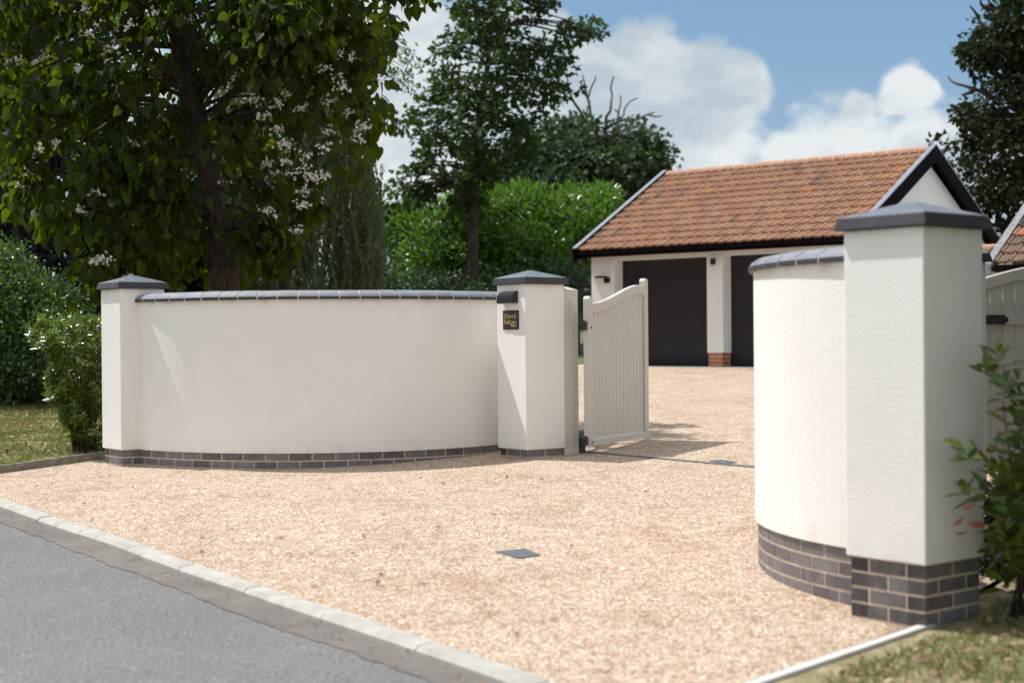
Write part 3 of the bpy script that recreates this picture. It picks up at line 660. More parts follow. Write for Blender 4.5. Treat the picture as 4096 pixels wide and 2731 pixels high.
# fascia, soffit, gutter
bm=bmesh.new(); gb(bm,rt0-.02,rt1+.02,-OV+.03,-OV+.055,EYE+1.56,EYE+1.69); gb(bm,rt0,rt1,-OV+.056,-.001,EYE+1.575,EYE+1.60)
gb(bm,rt0-.02,rt1+.02,DEP+OV-.055,DEP+OV-.03,EYE+1.56,EYE+1.69); fa_=obm('fascia',bm,M['fascia'],ga)
bm=bmesh.new()
pf=[(.055*math.cos(a)-.0,.055*math.sin(a)) for a in [math.pi+math.pi*i/8 for i in range(9)]]; pf+= [(.047*math.cos(a),.047*math.sin(a)) for a in [2*math.pi-math.pi*i/8 for i in range(9)]]
sweep(bm,lambda s,o,z:tuple(GP(s,-OV-.03+o,z)),rt0-.03,rt1+.03,[(o_,1.675+z) for o_,z in pf],1)
s=rt0+.5
while s<rt1:
    sweep(bm,lambda s_,o,z:tuple(GP(s_,-OV-.03+o,z)),s,s+.05,[(.06*math.cos(a),1.675+.06*math.sin(a)) for a in [math.pi+math.pi*i/8 for i in range(9)]],1); s+=1.35
obm('gutter',bm,M['fascia'],fa_)
for tt,sgn in ((rt0,-1),(rt1,1)):
    for e0,r0 in ((-OV-.10,DEP/2),(DEP+OV+.10,DEP/2)):
        k=(RZ-EZ)/W; ze=EZ-.10*k
        def bb(t0,t1,lo,hi):
            b=bmesh.new(); sg=1 if e0<r0 else -1
            P=lambda t_,v_,z: GP(t_,v_,z)
            pts=[P(t0,e0,ze+lo),P(t1,e0,ze+lo),P(t1,r0,RZ+lo),P(t0,r0,RZ+lo),P(t0,e0,ze+hi),P(t1,e0,ze+hi),P(t1,r0,RZ+hi),P(t0,r0,RZ+hi)]
            hexa(b,pts); return b
        a0_,a1_=(tt-.10,tt-.07) if sgn<0 else (tt+.07,tt+.10)
        obm('bargeboard',bb(a0_,a1_,-.20,.10),M['fascia'],ga)
        obm('bargeboard_soffit',bb(min(tt,a0_ if sgn>0 else a1_)+.001,max(tt,a0_ if sgn>0 else a1_)-.001,-.15,-.13),M['fascia'],ga)
        obm('verge_strip',bb(*((tt-.102,tt-.0) if sgn<0 else (tt+.0,tt+.102)),.101,.125),M['vergecap'],ga)
# slab in front
poly_sheet('apron',[tuple(C0+D*(TL-.9)+NI*-.33),tuple(C0+D*(TR+2)+NI*-.33),tuple(C0+D*(TR+2)+NI*5.9),tuple(C0+D*(TL-.9)+NI*5.9)],0,M['slab'])
ap=bpy.data.objects['apron']
for v in ap.data.vertices: v.co.z=EYE+ZS+.012
# retrim: edge of the slab
bm=bmesh.new(); gb(bm,TL-.9,TR+2,-.40,-.331,EYE+ZS-.12,EYE+ZS+.016); e=obm('apron_edge',bm,M['slab']); e['kind']='structure'
# wall lamps
q=GP(-2.72,-.03,1.12); t=thing('wall_lamp','black wall lamp with sideways arm on the left end of the garage','wall lamp',q)
bm=bmesh.new(); a=GP(-2.72,0,1.11); b=GP(-2.72,-.055,1.11); tube(bm,[a,b],.066,24); obm('wall_plate',bm,M['black'],t,bevel=.004)
bm=bmesh.new(); tube(bm,[GP(-2.685,-.08,1.155),GP(-2.74,-.08,1.172),GP(-2.97,-.08,1.172)],[.022,.024,.024],12); tube(bm,[GP(-2.70,-.05,1.14),GP(-2.70,-.09,1.14)],.03,12)
obm('lamp_arm',bm,M['black'],t)
q=GP(-.19,-.05,1.34); t=thing('wall_lamp','small black downlight on the pier between the garage doors','wall lamp',q)
bm=bmesh.new(); tube(bm,[GP(-.19,-.07,1.32),GP(-.19,-.07,1.44)],.034,16); gb(bm,-.225,-.155,-.04,-.001,EYE+1.33,EYE+1.43); lb_=obm('lamp_body',bm,M['black'],t,bevel=.003)
bm=bmesh.new(); tube(bm,[GP(-.19,-.07,1.285),GP(-.19,-.07,1.319)],.024,16); obm('lens',bm,M['pale'],lb_)

# ------------------------------------------------------------------ cottage at the right edge and the low outbuilding
A0=Vector((7.62,24.0)); az=1.10
def CP(t_,v_,z): q=A0+D*t_+NI*v_; return Vector((q.x,q.y,EYE+z))
co=thing('cottage','old cottage with mossy clay roof and weathered verge at the right edge','house',(A0.x,A0.y,gz(*A0)))
cb=fr(A0,D,NI); bm=bmesh.new(); cb(bm,.25,7,.25,6.4,gz(*A0)-.3,EYE+az-.02)
for tt in (.25,6.75):
    A=[bm.verts.new(CP(tt,.3,az-.015)),bm.verts.new(CP(tt,6.3,az-.015)),bm.verts.new(CP(tt,3.3,az+1.9))]; B=[bm.verts.new(CP(tt+.25,.3,az-.015)),bm.verts.new(CP(tt+.25,6.3,az-.015)),bm.verts.new(CP(tt+.25,3.3,az+1.9))]
    bm.faces.new(A); bm.faces.new(B[::-1]); [bm.faces.new([A[i],A[(i+1)%3],B[(i+1)%3],B[i]]) for i in range(3)]
obm('wall',bm,M['grender'],co)
rise=3.3*.65
tile_roof('roof',CP(.12,0,az),Vector((*D,0)),Vector((NI.x*3.3,NI.y*3.3,rise)),7,math.hypot(3.3,rise),.23,.29,M['oldtile'],co,21)
tile_roof('roof',CP(7.12,6.6,az),Vector((*-D,0)),Vector((-NI.x*3.3,-NI.y*3.3,rise)),7,math.hypot(3.3,rise),.23,.29,M['oldtile'],co,22)
M['oldboard']=simple('peeling grey board',(.22,.215,.22),.8,.35,18,.4,.003,50)
for sg,e0 in ((0,-.12),(1,6.72)):
    bm=bmesh.new(); z0=az-.12*.65
    hexa(bm,[CP(-.03,e0,z0-.12),CP(.1,e0,z0-.12),CP(.1,3.3,az+rise-.12),CP(-.03,3.3,az+rise-.12),CP(-.03,e0,z0+.07),CP(.1,e0,z0+.07),CP(.1,3.3,az+rise+.07),CP(-.03,3.3,az+rise+.07)]); obm('bargeboard',bm,M['oldboard'],co)
bm=bmesh.new(); sweep(bm,lambda s,o,z:tuple(CP(s,-.06+o,z)),-.1,7.2,[(.055*math.cos(a),az-.06+.055*math.sin(a)) for a in [math.pi+math.pi*i/8 for i in range(9)]],1); cb(bm,-.02,7.1,.0,.25,EYE+az-.13,EYE+az-.03)
tube(bm,[CP(.35,-.05,az-.1),CP(.35,.18,az-.3),CP(.35,.18,-.4)],.035,10); obm('gutter',bm,M['fascia'],co)
B0=Vector((7.55,26.75))
def BP(t_,v_,z): q=B0+D*t_+NI*v_; return Vector((q.x,q.y,EYE+z))
ou=thing('outbuilding','low tiled outbuilding wedged between garage and old cottage','outbuilding',(B0.x,B0.y,gz(*B0)))
tile_roof('roof',BP(0,-1.6,.62),Vector((*D,0)),Vector((NI.x*1.6,NI.y*1.6,.86)),1.75,math.hypot(1.6,.86),.22,.28,M['oldtile'],ou,31)
ridge_row('ridge_tiles',BP(0,.0,1.44),BP(1.75,.0,1.44),.09,.3,ou)
bm=bmesh.new(); fr(B0,D,NI)(bm,.1,1.6,-1.5,.4,gz(*B0)-.3,EYE+.60); 
hexa(bm,[BP(.1,-1.5,.601),BP(1.6,-1.5,.601),BP(1.6,.4,.601),BP(.1,.4,.601),BP(.1,-1.5,.63),BP(1.6,-1.5,.63),BP(1.6,.0,1.42),BP(.1,.0,1.42)]); obm('wall',bm,M['grender'],ou)
# dark cabinet seen through the gap beside the gate post
q=Vector((1.25,36.0)); zb=gz(*q)-.15
t=thing('storage_cabinet','tall black cabinet with small pink label, seen past the gate post','cabinet',(q.x,q.y,zb))
cbx=fr(q,(1,0),(0,1)); bm=bmesh.new(); cbx(bm,-.75,.80,0,1.4,EYE+.20,EYE+1.17); cb_=obm('body',bm,M['black'],t,bevel=.03)
bm=bmesh.new(); cbx(bm,-.79,.84,-.04,1.44,EYE+1.175,EYE+1.23); obm('lid',bm,M['black'],t,bevel=.02)
for x in (-.7,.27):
    bm=bmesh.new(); cbx(bm,x,x+.12,.05,1.3,zb-.02,EYE+.199); obm('leg',bm,M['black'],t)
bm=bmesh.new(); cbx(bm,.48,.62,-.012,-.001,EYE+1.06,EYE+1.15); obm('label_plate',bm,M['pink'],cb_)

# ------------------------------------------------------------------ foliage
def leafmesh(name,base,tip,nrm,size,tmpl,tfaces,m,parent=None,width=None):
    base=np.asarray(base,float); tip=np.asarray(tip,float); nrm=np.asarray(nrm,float)
    tip/=np.linalg.norm(tip,axis=1,keepdims=True)+1e-9
    side=np.cross(tip,nrm); side/=np.linalg.norm(side,axis=1,keepdims=True)+1e-9
    nn=np.cross(side,tip); T=np.asarray(tmpl,float); n=len(base); k=len(T)
    wd=np.ones(n) if width is None else width
    V=base[:,None,:]+size[:,None,None]*(T[None,:,0,None]*wd[:,None,None]*side[:,None,:]+T[None,:,1,None]*tip[:,None,:]+T[None,:,2,None]*nn[:,None,:])
    V=V.reshape(-1,3); fl=np.concatenate([np.asarray(f) for f in tfaces]); fs=np.array([len(f) for f in tfaces])
    loops=(np.arange(n)[:,None]*k+fl[None,:]).ravel(); tot=np.tile(fs,n); start=np.concatenate([[0],np.cumsum(tot)[:-1]])
    me=bpy.data.meshes.new(name); me.vertices.add(len(V)); me.vertices.foreach_set('co',V.ravel())
    me.loops.add(len(loops)); me.loops.foreach_set('vertex_index',loops.astype(np.int32))
    me.polygons.add(len(tot)); me.polygons.foreach_set('loop_start',start.astype(np.int32)); me.polygons.foreach_set('loop_total',tot.astype(np.int32))
    me.update(calc_edges=True); me.materials.append(m)
    o=bpy.data.objects.new(name,me); COL.objects.link(o)
    if parent is not None: o.parent=parent; o.location=-Vector(parent.location)
    return o
HEART=([(0,0,0),(.2,-.10,.05),(.42,.08,.10),(.44,.34,.08),(.26,.70,.0),(0,1.05,-.12),(-.26,.70,.0),(-.44,.34,.08),(-.42,.08,.10),(-.2,-.10,.05),(0,.45,0)],
       [(0,1,2,10),(10,2,3,4),(10,4,5),(0,10,8,9),(10,6,7,8),(10,5,6)])
DIAM=([(0,0,0),(.3,.45,.08),(0,1,-.05),(-.3,.45,.08)],[(0,1,2),(0,2,3)])
NARROW=([(0,0,0),(.17,.35,.04),(.15,.65,.02),(0,1,-.08),(-.15,.65,.02),(-.17,.35,.04)],[(0,1,2,3),(0,3,4,5)])
STAR=([(0,0,0),(.28,.12,.03),(.55,.45,.06),(.24,.5,.02),(.28,.8,.0),(0,1,-.05),(-.28,.8,.0),(-.24,.5,.02),(-.55,.45,.06),(-.28,.12,.03)],[(0,1,2,3),(0,3,4,5),(0,5,6,7),(0,7,8,9)])
def inpoly(P,x,y):
    P=np.asarray(P,float); r=np.zeros(len(x),bool); j=len(P)-1
    for i in range(len(P)):
        c=((P[i,1]>y)!=(P[j,1]>y)); xx=(P[j,0]-P[i,0])*(y-P[i,1])/(P[j,1]-P[i,1]+1e-12)+P[i,0]; r^=c&(x<xx); j=i
    return r
def edist(P,x,y):
    P=np.asarray(P,float); d=np.full(len(x),1e9)
    for i in range(len(P)):
        a=P[i-1];b=P[i]; ab=b-a; t=np.clip(((x-a[0])*ab[0]+(y-a[1])*ab[1])/(ab@ab+1e-9),0,1); d=np.minimum(d,np.hypot(x-a[0]-t*ab[0],y-a[1]-t*ab[1]))
    return d
def volume(P,Y,half,n,inset=0,surf=0.0,front=0.0):
    """n points through a crown whose side view is the outline P at distance Y, with real thickness"""
    P=np.asarray(P,float); out=[]; lo=P.min(0);hi=P.max(0); k=Y/3445.3
    while len(out)<n:
        x=rng.uniform(lo[0],hi[0],4000); y=rng.uniform(lo[1],hi[1],4000); ok=inpoly(P,x,y); x=x[ok];y=y[ok]
        d=edist(P,x,y); ok=d>inset/k; x=x[ok];y=y[ok];d=d[ok]*k
        th=np.minimum(half,np.sqrt(np.maximum(0,2*half*d-d*d*0.5)+.02)); u=rng.uniform(-1,1,len(x))
        u=np.where(rng.random(len(x))<surf,np.sign(u)*np.abs(u)**.3,u)
        if front: u=np.where(rng.random(len(x))<front,-np.abs(u),u)
        for a,b,c in zip(x,y,u*th): out.append(at(a,b,Y+c))
    r=np.array([tuple(v) for v in out]); rng.shuffle(r); return r[:n]
def unit(n): 
    v=rng.normal(size=(n,3)); return v/np.linalg.norm(v,axis=1,keepdims=True)
def clumpleaves(cent,per,rc,flat=.7):
    n=len(cent)*per; c=np.repeat(cent,per,0); u=unit(n); r=rng.random(n)**.45
    rcs=np.repeat(rng.uniform(.6,1.25,len(cent))*rc,per); off=u*(r*rcs)[:,None]; off[:,2]*=flat
    return c+off,u
def foliage(parent,P,Y,half,nc,per,rc,size,T,m,droop=.3,upn=.5,surf=.4,inset=0,name='crown',flat=.7,front=0.0,width=None,zmin=None):
    cent=volume(P,Y,half,nc,inset,surf,front); b,u=clumpleaves(cent,per,rc,flat)
    if zmin is not None: ok=b[:,2]>zmin; b=b[ok];u=u[ok]
    n=len(b); tip=u+unit(n)*.6; tip[:,2]-=droop; nr=unit(n)*.7+u*.3; nr[:,2]+=upn
    s=rng.uniform(size[0],size[1],n); leafmesh(name,b,tip,nr,s,T[0],T[1],m,parent,width=rng.uniform(.8,1.1,n)); return cent
def limbs(bm,trunk,cents,r0,r1,n=6,skip=1,rise=.25):
    tp=[Vector(p) for p in trunk]
    for c in cents[::skip]:
        c=Vector(c); best=min(tp,key=lambda p:(p-c).length+ (3 if p.z>c.z+.5 else 0)); 
        m1=best.lerp(c,.35)+Vector((0,0,rise*(c-best).length*.5)); m2=best.lerp(c,.7)+Vector((random.uniform(-.1,.1),random.uniform(-.1,.1),rise*(c-best).length*.35))
        tube(bm,smoothpath([best,m1,m2,c],3),[r0+(r1-r0)*i/9 for i in range(10)],n)

# big flowering tree behind the far wall
cat_poly=[(-40,-170),(300,-230),(900,-240),(1000,-150),(995,-60),(975,15),(955,70),(905,55),(868,110),(888,225),(868,300),(846,378),(792,380),(752,425),(712,500),(690,575),(640,610),(590,650),(520,610),(470,655),(350,668),(255,640),(205,672),(165,590),(100,520),(40,470),(5,420),(-35,380),(-45,200)]
TB=Vector((at(512,665,18.1).x,18.1,gz(-3.3,18.1)))
ct=thing('catalpa_tree','large flowering tree with heart shaped leaves and white blossom behind the wall','tree',TB)
tr=[TB,at(513,600,18.1),at(497,520,18.1),at(482,430,18.1),at(462,320,18.1),at(436,210,18.15),at(415,110,18.2),at(402,0,18.2),at(380,-120,18.3),at(360,-260,18.4)]
bm=bmesh.new(); tps=smoothpath(tr,5); n=len(tps)
tube(bm,tps,[.185-.10*(i/(n-1))**1.1+(.05*max(0,1-i/5)) for i in range(n)],14)
tube(bm,smoothpath([at(428,190,18.15),at(440,100,18.0),at(438,0,17.9),at(455,-140,17.8)],4),[.095-.05*i/12 for i in range(13)],10)
for pl,r in (([(465,330),(500,250),(560,195),(640,160),(720,90),(800,30),(880,20)],.055),([(480,425),(430,350),(405,400),(372,470),(330,600)],.05),([(455,300),(380,240),(300,230),(180,270),(60,330)],.055),
             ([(470,340),(520,300),(540,400),(530,520)],.035),([(440,215),(500,130),(600,100),(640,110)],.045),([(436,220),(350,120),(240,60),(100,20)],.06),([(490,470),(560,480),(620,540),(660,580)],.03)):
    sp=smoothpath([at(x,y,18.1-.12*i*(1 if k_%2 else -1)) for k_,i,(x,y) in [(int(r*1000),j,q) for j,q in enumerate(pl)]],4); k=len(sp)
    tube(bm,sp,[r-(r-.012)*i/(k-1) for i in range(k)],8)
cents=volume(cat_poly,18.1,1.7,235,.1,.5,.15)
limbs(bm,tps[8:],cents[::2],.03,.006,5,1,.2)
obm('trunk',bm,M['bark'],ct,smooth=True)
b,u=clumpleaves(cents,62,.41,.85); n=len(b)
# keep a couple of openings round the trunk so that it shows
sx=1176+b[:,0]/b[:,1]*3445.3; sy=772+(EYE-b[:,2])/b[:,1]*3445.3
tx=np.interp(sy,[0,110,210,320,430,520,600,665],[402,415,436,462,482,497,513,512])
keep=~((np.abs(sx-tx)<36)&(b[:,1]<18.1)&(sy>60)&(sy<600)&(rng.random(n)<.94)); keep&=(b[:,2]>1.75)|(b[:,1]>17.5)
keep&=~((np.abs(sx-tx)<42)&(b[:,1]<18.1)&(sy>590))
b=b[keep];u=u[keep];n=len(b)
tip=u*.45+unit(n)*.6; tip[:,2]-=.95; nr=u*.5+unit(n)*.9; nr[:,2]+=.35
leafmesh('crown',b,tip,nr,rng.uniform(.075,.18,n),*HEART,M['l_cat'],ct,width=rng.uniform(.8,1.1,n))
# blossom panicles
fl=[(640,190),(655,215),(690,250),(640,240),(600,270),(540,180),(590,145),(560,160),(640,300),(620,375),(660,370),(700,385),(640,400),(680,400),(720,410),(745,405),(620,420),(700,360),(660,335),(740,340),(750,300),(760,230),(800,260),(820,300),(840,290),(860,140),(800,130),(780,120),(860,180),(820,320),
    (520,60),(430,48),(450,40),(480,50),(300,58),(260,95),(200,80),(215,100),(240,110),(150,15),(190,20),(60,10),(110,130),(45,140),(30,200),(20,145),(120,330),(60,360),(95,340),(60,400),(40,425),(240,345),(310,325),(330,355),(355,365),(380,412),(430,425),(435,400),(255,440),(225,445),(600,480),(620,485),(650,330),(520,420),(370,490),(400,500),(350,470),(240,260),(270,200),(250,150),(180,300),(230,60),(700,440),(715,400),(590,230),(690,530),(700,470),(790,200),(770,180),(740,160),(680,20),(350,30),(310,500),(220,600),(245,595),(300,640),(180,480)]
STARF=([(0,0,0),(.5,.2,.1),(.95,.0,.0),(.55,-.25,.1),(.6,-.8,0),(0,-.45,.1),(-.6,-.8,0),(-.55,-.25,.1),(-.95,0,0),(-.5,.2,.1),(-.35,.8,0),(0,.5,.1),(.35,.8,0)],[(0,1,2,3),(0,3,4,5),(0,5,6,7),(0,7,8,9),(0,9,10,11),(0,11,12,1)])
for i,(x,y) in enumerate(fl[:98]):
    px=x+random.uniform(-6,6)
    c=at(px,y,18.1-random.uniform(.8,1.65) if 60<x<850 else 18.1-random.uniform(.1,.8)); k=random.randint(18,30)
    q=unit(k)*np.array([.115,.09,.085])*rng.uniform(.15,1,(k,1))+np.array(c)
    dirs=unit(k); dirs[:,1]-=.7; dirs[:,0]-=.1
    tp_=np.cross(dirs,unit(k))
    leafmesh('flower_cluster',q,tp_,dirs,rng.uniform(.015,.026,k),*STARF,M['petal'],ct)

# dark evergreens behind it
def tree(name,label,P,Y,half,nc,per,rc,size,T,m,tpts,tr0,cat='tree',group=None,upn=.5,droop=.3,barkm='bark',surf=.5,nl=.5,front=0,extra=None):
    b0=tpts[0]; base=Vector((b0.x,b0.y,gz(b0.x,b0.y)-.05))
    t=thing(name,label,cat,base,group); cen=foliage(t,P,Y,half,nc,per,rc,size,T,m,droop,upn,surf,front=front)
    bm=bmesh.new(); tp_=smoothpath([base]+list(tpts[1:]),4); k=len(tp_); tube(bm,tp_,[tr0*(1-.8*i/(k-1)) for i in range(k)],10)
    limbs(bm,tp_[len(tp_)//3:],cen[:int(nc*nl)],tr0*.22,.012,5,1,.2); obm('trunk',bm,M[barkm],t,smooth=True)
    return t
tree('evergreen_tree','very dark evergreen filling the left edge behind the flowering tree',[(-420,-300),(-120,-420),(150,-330),(215,60),(200,330),(170,480),(235,560),(230,720),(-420,740)],28,2.8,420,85,.85,(.13,.22),DIAM,M['l_dark'],[at(-60,700,28),at(-60,300,28),at(-50,-200,28)],.3)
tree('evergreen_tree','dark evergreen standing low behind the flowering tree trunk',[(250,330),(420,260),(560,330),(640,430),(660,560),(690,700),(200,720),(205,540)],29,2.2,300,85,.8,(.12,.2),DIAM,M['l_dark'],[at(430,700,29),at(430,500,29),at(430,350,29)],.25)
# willow
WB=Vector((at(640,700,26).x,26,gz(-4,26)))
wt=thing('willow_tree','weeping willow with long hanging strands left of the bare trunked maple','tree',WB)
wp=[WB,at(640,560,26),at(650,400,26),at(670,250,26),at(700,120,26)]
bm=bmesh.new(); tube(bm,smoothpath(wp,4),[.25-.012*i for i in range(17)],10)
BB=[];TT=[];NN=[];SS=[]
for i in range(620):
    u=rng.random(); X=rng.uniform(500,878); top=150+ (max(0,X-800)/78)**2*260 if X>800 else 120+rng.random()*60
    top+=rng.random()**1.3*380; Yd=26+rng.uniform(-1,1)*2.0*math.sqrt(max(.05,1-((X-650)/240)**2)); Ln=rng.uniform(.9,2.6)
    p=at(X,top,Yd); sway=rng.uniform(-.12,.12); k=int(Ln/.042)
    zlow=gz(p.x,Yd)+.25
    for j in range(k):
        s_=j/k*Ln; z=p.z-s_
        if z<zlow: break
        q=(p.x+sway*s_+.05*math.sin(s_*3+i),Yd+.04*math.cos(s_*2.6+i),z)
        for e in (0,1):
            BB.append((q[0]+rng.uniform(-.02,.02),q[1]+rng.uniform(-.02,.02),q[2])); TT.append((rng.normal()*.35,rng.normal()*.35,-1)); NN.append((rng.normal(),rng.normal()-.6,.3)); SS.append(rng.uniform(.07,.13))
    if i%4==0: tube(bm,smoothpath([at(660,300,26),Vector(at(650,300,26)).lerp(p,.5)+Vector((0,0,.5)),p],3),[.03,.024,.02,.016,.012,.008,.006],4)
for i in range(26):   # light top spray against the sky
    X=rng.uniform(760,930); p=at(X,rng.uniform(60,160),25.5+rng.uniform(-1,1)); 
    for j in range(26):
        BB.append((p.x+j*.012+rng.normal()*.05,p.y+rng.normal()*.05,p.z-j*.018+rng.normal()*.03)); TT.append((rng.normal()*.6+.4,rng.normal()*.4,-.8)); NN.append(tuple(rng.normal(size=3))); SS.append(rng.uniform(.07,.12))
    tube(bm,smoothpath([at(700,150,26),at((X+700)/2,100,26),p],3),[.03,.026,.02,.015,.012,.008,.006],4)
obm('trunk',bm,M['bark'],wt,smooth=True)
leafmesh('crown',np.array(BB),np.array(TT),np.array(NN),np.array(SS),*NARROW,M['l_wil'],wt,width=np.full(len(BB),.8))
# maple
mp_=[(1040,-60),(1055,55),(1012,92),(992,140),(1000,175),(1000,215),(948,240),(896,256),(905,284),(972,318),(962,380),(905,392),(893,430),(868,470),(872,498),(950,462),(1015,470),(1060,500),(1105,490),(1125,430),(1180,385),(1235,345),(1212,312),(1250,285),(1268,235),(1330,198),(1312,160),(1292,120),(1378,70),(1372,48),(1300,60),(1248,72),(1240,25),(1262,0),(1210,-120),(1110,-140)]
mt=tree('maple_tree','tall slim maple rising in the middle against the clouds',mp_,38,1.9,350,27,.37,(.10,.18),STAR,M['l_map'],[at(1088,690,38),at(1087,560,38),at(1088,430,38),at(1100,300,38),at(1120,150,38),at(1130,0,38),at(1140,-110,38)],.15,surf=.25,upn=.6,nl=.6)
# distant oak with dead limbs
op=[(1120,400),(1160,335),(1215,318),(1262,285),(1310,292),(1345,282),(1378,300),(1410,312),(1450,292),(1490,308),(1516,345),(1526,372),(1500,402),(1496,436),(1450,470),(1400,520),(1130,560)]
ok_=tree('oak_tree','rounded dark oak with bare dead limbs on top, left of the garage roof',op,56,4.2,360,62,.72,(.14,.26),STAR,M['l_oak'],[at(1330,690,56),at(1330,560,56),at(1335,430,56),at(1345,330,56)],.4,surf=.5)
def deadlimb(parent,Y,lines,conv,r0,r1,nm='dead_branch'):
    for li,pl in enumerate(lines):
        bm=bmesh.new(); sp=smoothpath([at(*conv(x,y),Y+.25*math.sin(j+li)) for j,(x,y) in enumerate(pl)],4); k=len(sp)
        tube(bm,sp,[r0-(r0-r1)*i/(k-1) for i in range(k)],6); obm(nm,bm,M['deadwood'],parent,smooth=True)
c1_=lambda x,y:((2200+x/2.6133)*.5742,(200+y/2.6133)*.5742)
deadlimb(ok_,56,[[(430,830),(425,700),(400,520),(340,430),(325,340)],[(370,850),(335,680),(240,530),(195,400),(180,260)],[(555,960),(585,800),(590,700),(630,640),(640,540),(650,470),(635,400),(665,280)],[(580,820),(640,790),(710,755),(810,725),(900,735),(1000,685),(1090,655)]],c1_,.07,.028)
deadlimb(ok_,56,[[(240,530),(200,505),(150,460)],[(400,500),(430,400),(470,320),(480,280)],[(385,480),(365,370),(340,260)],[(385,790),(390,610),(405,590)],[(1030,680),(1100,700),(1170,690)],[(700,750),(715,660),(740,550),(735,475)],[(720,740),(770,680),(780,620),(840,540),(920,505)],[(665,930),(665,850),(620,740)],[(665,850),(700,760)],[(720,660),(675,625)]],c1_,.042,.02)
# oak at right edge
c2_=lambda x,y:((3700+x/1.568)*.5742,(y/1.568)*.5742)
rp=[c2_(*q) for q in [(430,-160),(420,-20),(480,70),(440,110),(350,150),(310,240),(275,340),(310,390),(400,400),(330,480),(300,560),(290,620),(225,680),(260,790),(330,860),(290,890),(180,880),(95,910),(150,1040),(210,1130),(290,1290),(400,1350),(470,1530),(560,1560),(900,1500),(1300,1300),(1400,500),(1200,-200),(800,-420)]]
ro=tree('oak_tree','tall dark oak at the right edge above the old cottage roof',rp,36,3.2,400,60,.52,(.09,.17),STAR,M['l_oak2'],[at(2420,690,36),at(2400,500,36),at(2390,300,36),at(2400,100,36),at(2420,-60,36)],.4,surf=.5,nl=.4)
deadlimb(ro,35.5,[[(420,180),(350,150),(320,90),(280,40)],[(560,190),(510,130),(440,60),(390,0)],[(440,70),(360,40),(345,0)],[(420,620),(380,590),(280,550),(180,520),(140,480)],[(300,575),(260,590),(228,597)],[(520,770),(360,740),(260,700),(195,670)],[(370,440),(330,435),(262,452)],[(400,400),(330,380),(300,360)],[(560,780),(512,790),(515,860),(508,920)]],c2_,.06,.018)
# laurel hedge
lp=[(866,690),(862,560),(885,520),(905,512),(925,484),(960,480),(990,462),(1020,470),(1050,452),(1080,438),(1105,430),(1130,450),(1160,446),(1185,434),(1215,450),(1250,446),(1275,458),(1300,440),(1345,436),(1362,456),(1400,452),(1442,472),(1446,520),(1400,560),(1370,620),(1370,700)]
lh=thing('laurel_hedge','tall glossy bright green laurel hedge behind the maple trunk','hedge',(at(1150,690,41).x,41,gz(0,41)-.05))
foliage(lh,lp,41,2.4,210,170,.66,(.12,.23),NARROW,M['l_lau'],-.35,.5,.5,name='foliage',front=.5,width=1)
bm=bmesh.new()
for i in range(14):
    x=880+i*36; a=at(x,700,41.2); a.z=gz(a.x,41.2)-.05; tube(bm,smoothpath([a,at(x+rng.uniform(-15,15),600,41.2),at(x+rng.uniform(-30,30),500,41.1)],3),[.04,.036,.03,.026,.02,.015,.01],6)
obm('stem',bm,M['bark'],lh,smooth=True)
# darker undergrowth mass closing the hedge foot, and the far tree line
tree('holly_bush','dark low holly bush at the foot of the laurel hedge beside the willow',[(640,700),(650,630),(760,600),(850,610),(900,640),(960,650),(1010,640),(1060,650),(1130,630),(1200,620),(1330,600),(1345,710)],36.5,1.0,190,75,.43,(.07,.13),DIAM,M['l_oak'],[at(1000,700,36.5),at(1000,660,36.5),at(1000,620,36.5)],.06,cat='bush',nl=0)
# left clipped hedge and photinia
hp=[(-160,560),(-40,565),(25,578),(62,600),(108,648),(150,672),(195,700),(222,735),(236,790),(236,940),(150,940),(90,930),(20,925),(-160,930)]
hh=thing('ivy_hedge','rounded ivy covered hedge at the left edge behind the red tipped bush','hedge',(at(60,900,23.5).x,23.5,gz(-7.6,23.5)))
foliage(hh,hp,23.5,1.2,560,85,.27,(.045,.09),DIAM,M['l_ivy'],.2,.6,.7,name='foliage',front=.4,flat=.9,zmin=gz(-7.6,23)+.02)
bm=bmesh.new()
for i in range(12):
    x=-60+i*24; a=at(x,930,23.9); a.z=gz(a.x,23.9)-.05; tube(bm,smoothpath([a,at(x+rng.uniform(-15,15),820,23.9),at(x+rng.uniform(-30,30),700,23.9)],3),[.03,.028,.024,.02,.016,.012,.008],6)
obm('stem',bm,M['bark'],hh,smooth=True)
def whorls(cent,m,parent,name,k=(9,14),size=(.05,.09),up=.5):
    B=[];T=[];Nn=[];S=[]
    for c in cent:
        ax=np.array([rng.normal()*.5,rng.normal()*.5-.15,up+rng.random()]); ax/=np.linalg.norm(ax); kk=rng.integers(*k)
        for j in range(kk):
            a=j*2.4+rng.random(); e=np.array([math.cos(a),math.sin(a),0]); e=e-ax*(e@ax); e/=np.linalg.norm(e)+1e-6
            h=j/kk*.11; t_=e*(1.1-.5*j/kk)+ax*(.15+.9*j/kk); t_[2]-=.15
            B.append(c+ax*h); T.append(t_); Nn.append(ax-e*.3); S.append(rng.uniform(*size)*(1.15-.4*j/kk))
    return leafmesh(name,np.array(B),np.array(T),np.array(Nn),np.array(S),*NARROW,m,parent,width=np.full(len(B),1.15))
pp=[(62,765),(110,742),(170,738),(230,742),(262,745),(270,1050),(225,1050),(180,1030),(145,985),(118,930),(108,880),(125,850),(100,820),(75,800)]
ph=thing('photinia_bush','glossy bush with bronze young shoots against the end pillar','bush',(at(190,1020,15.9).x,15.9,gz(-4.5,15.9)))
pc=volume(pp,15.95,.5,560,.0,.6,.3); ok=pc[:,2]>gz(-4.5,15.9)+.02; pc=pc[ok]
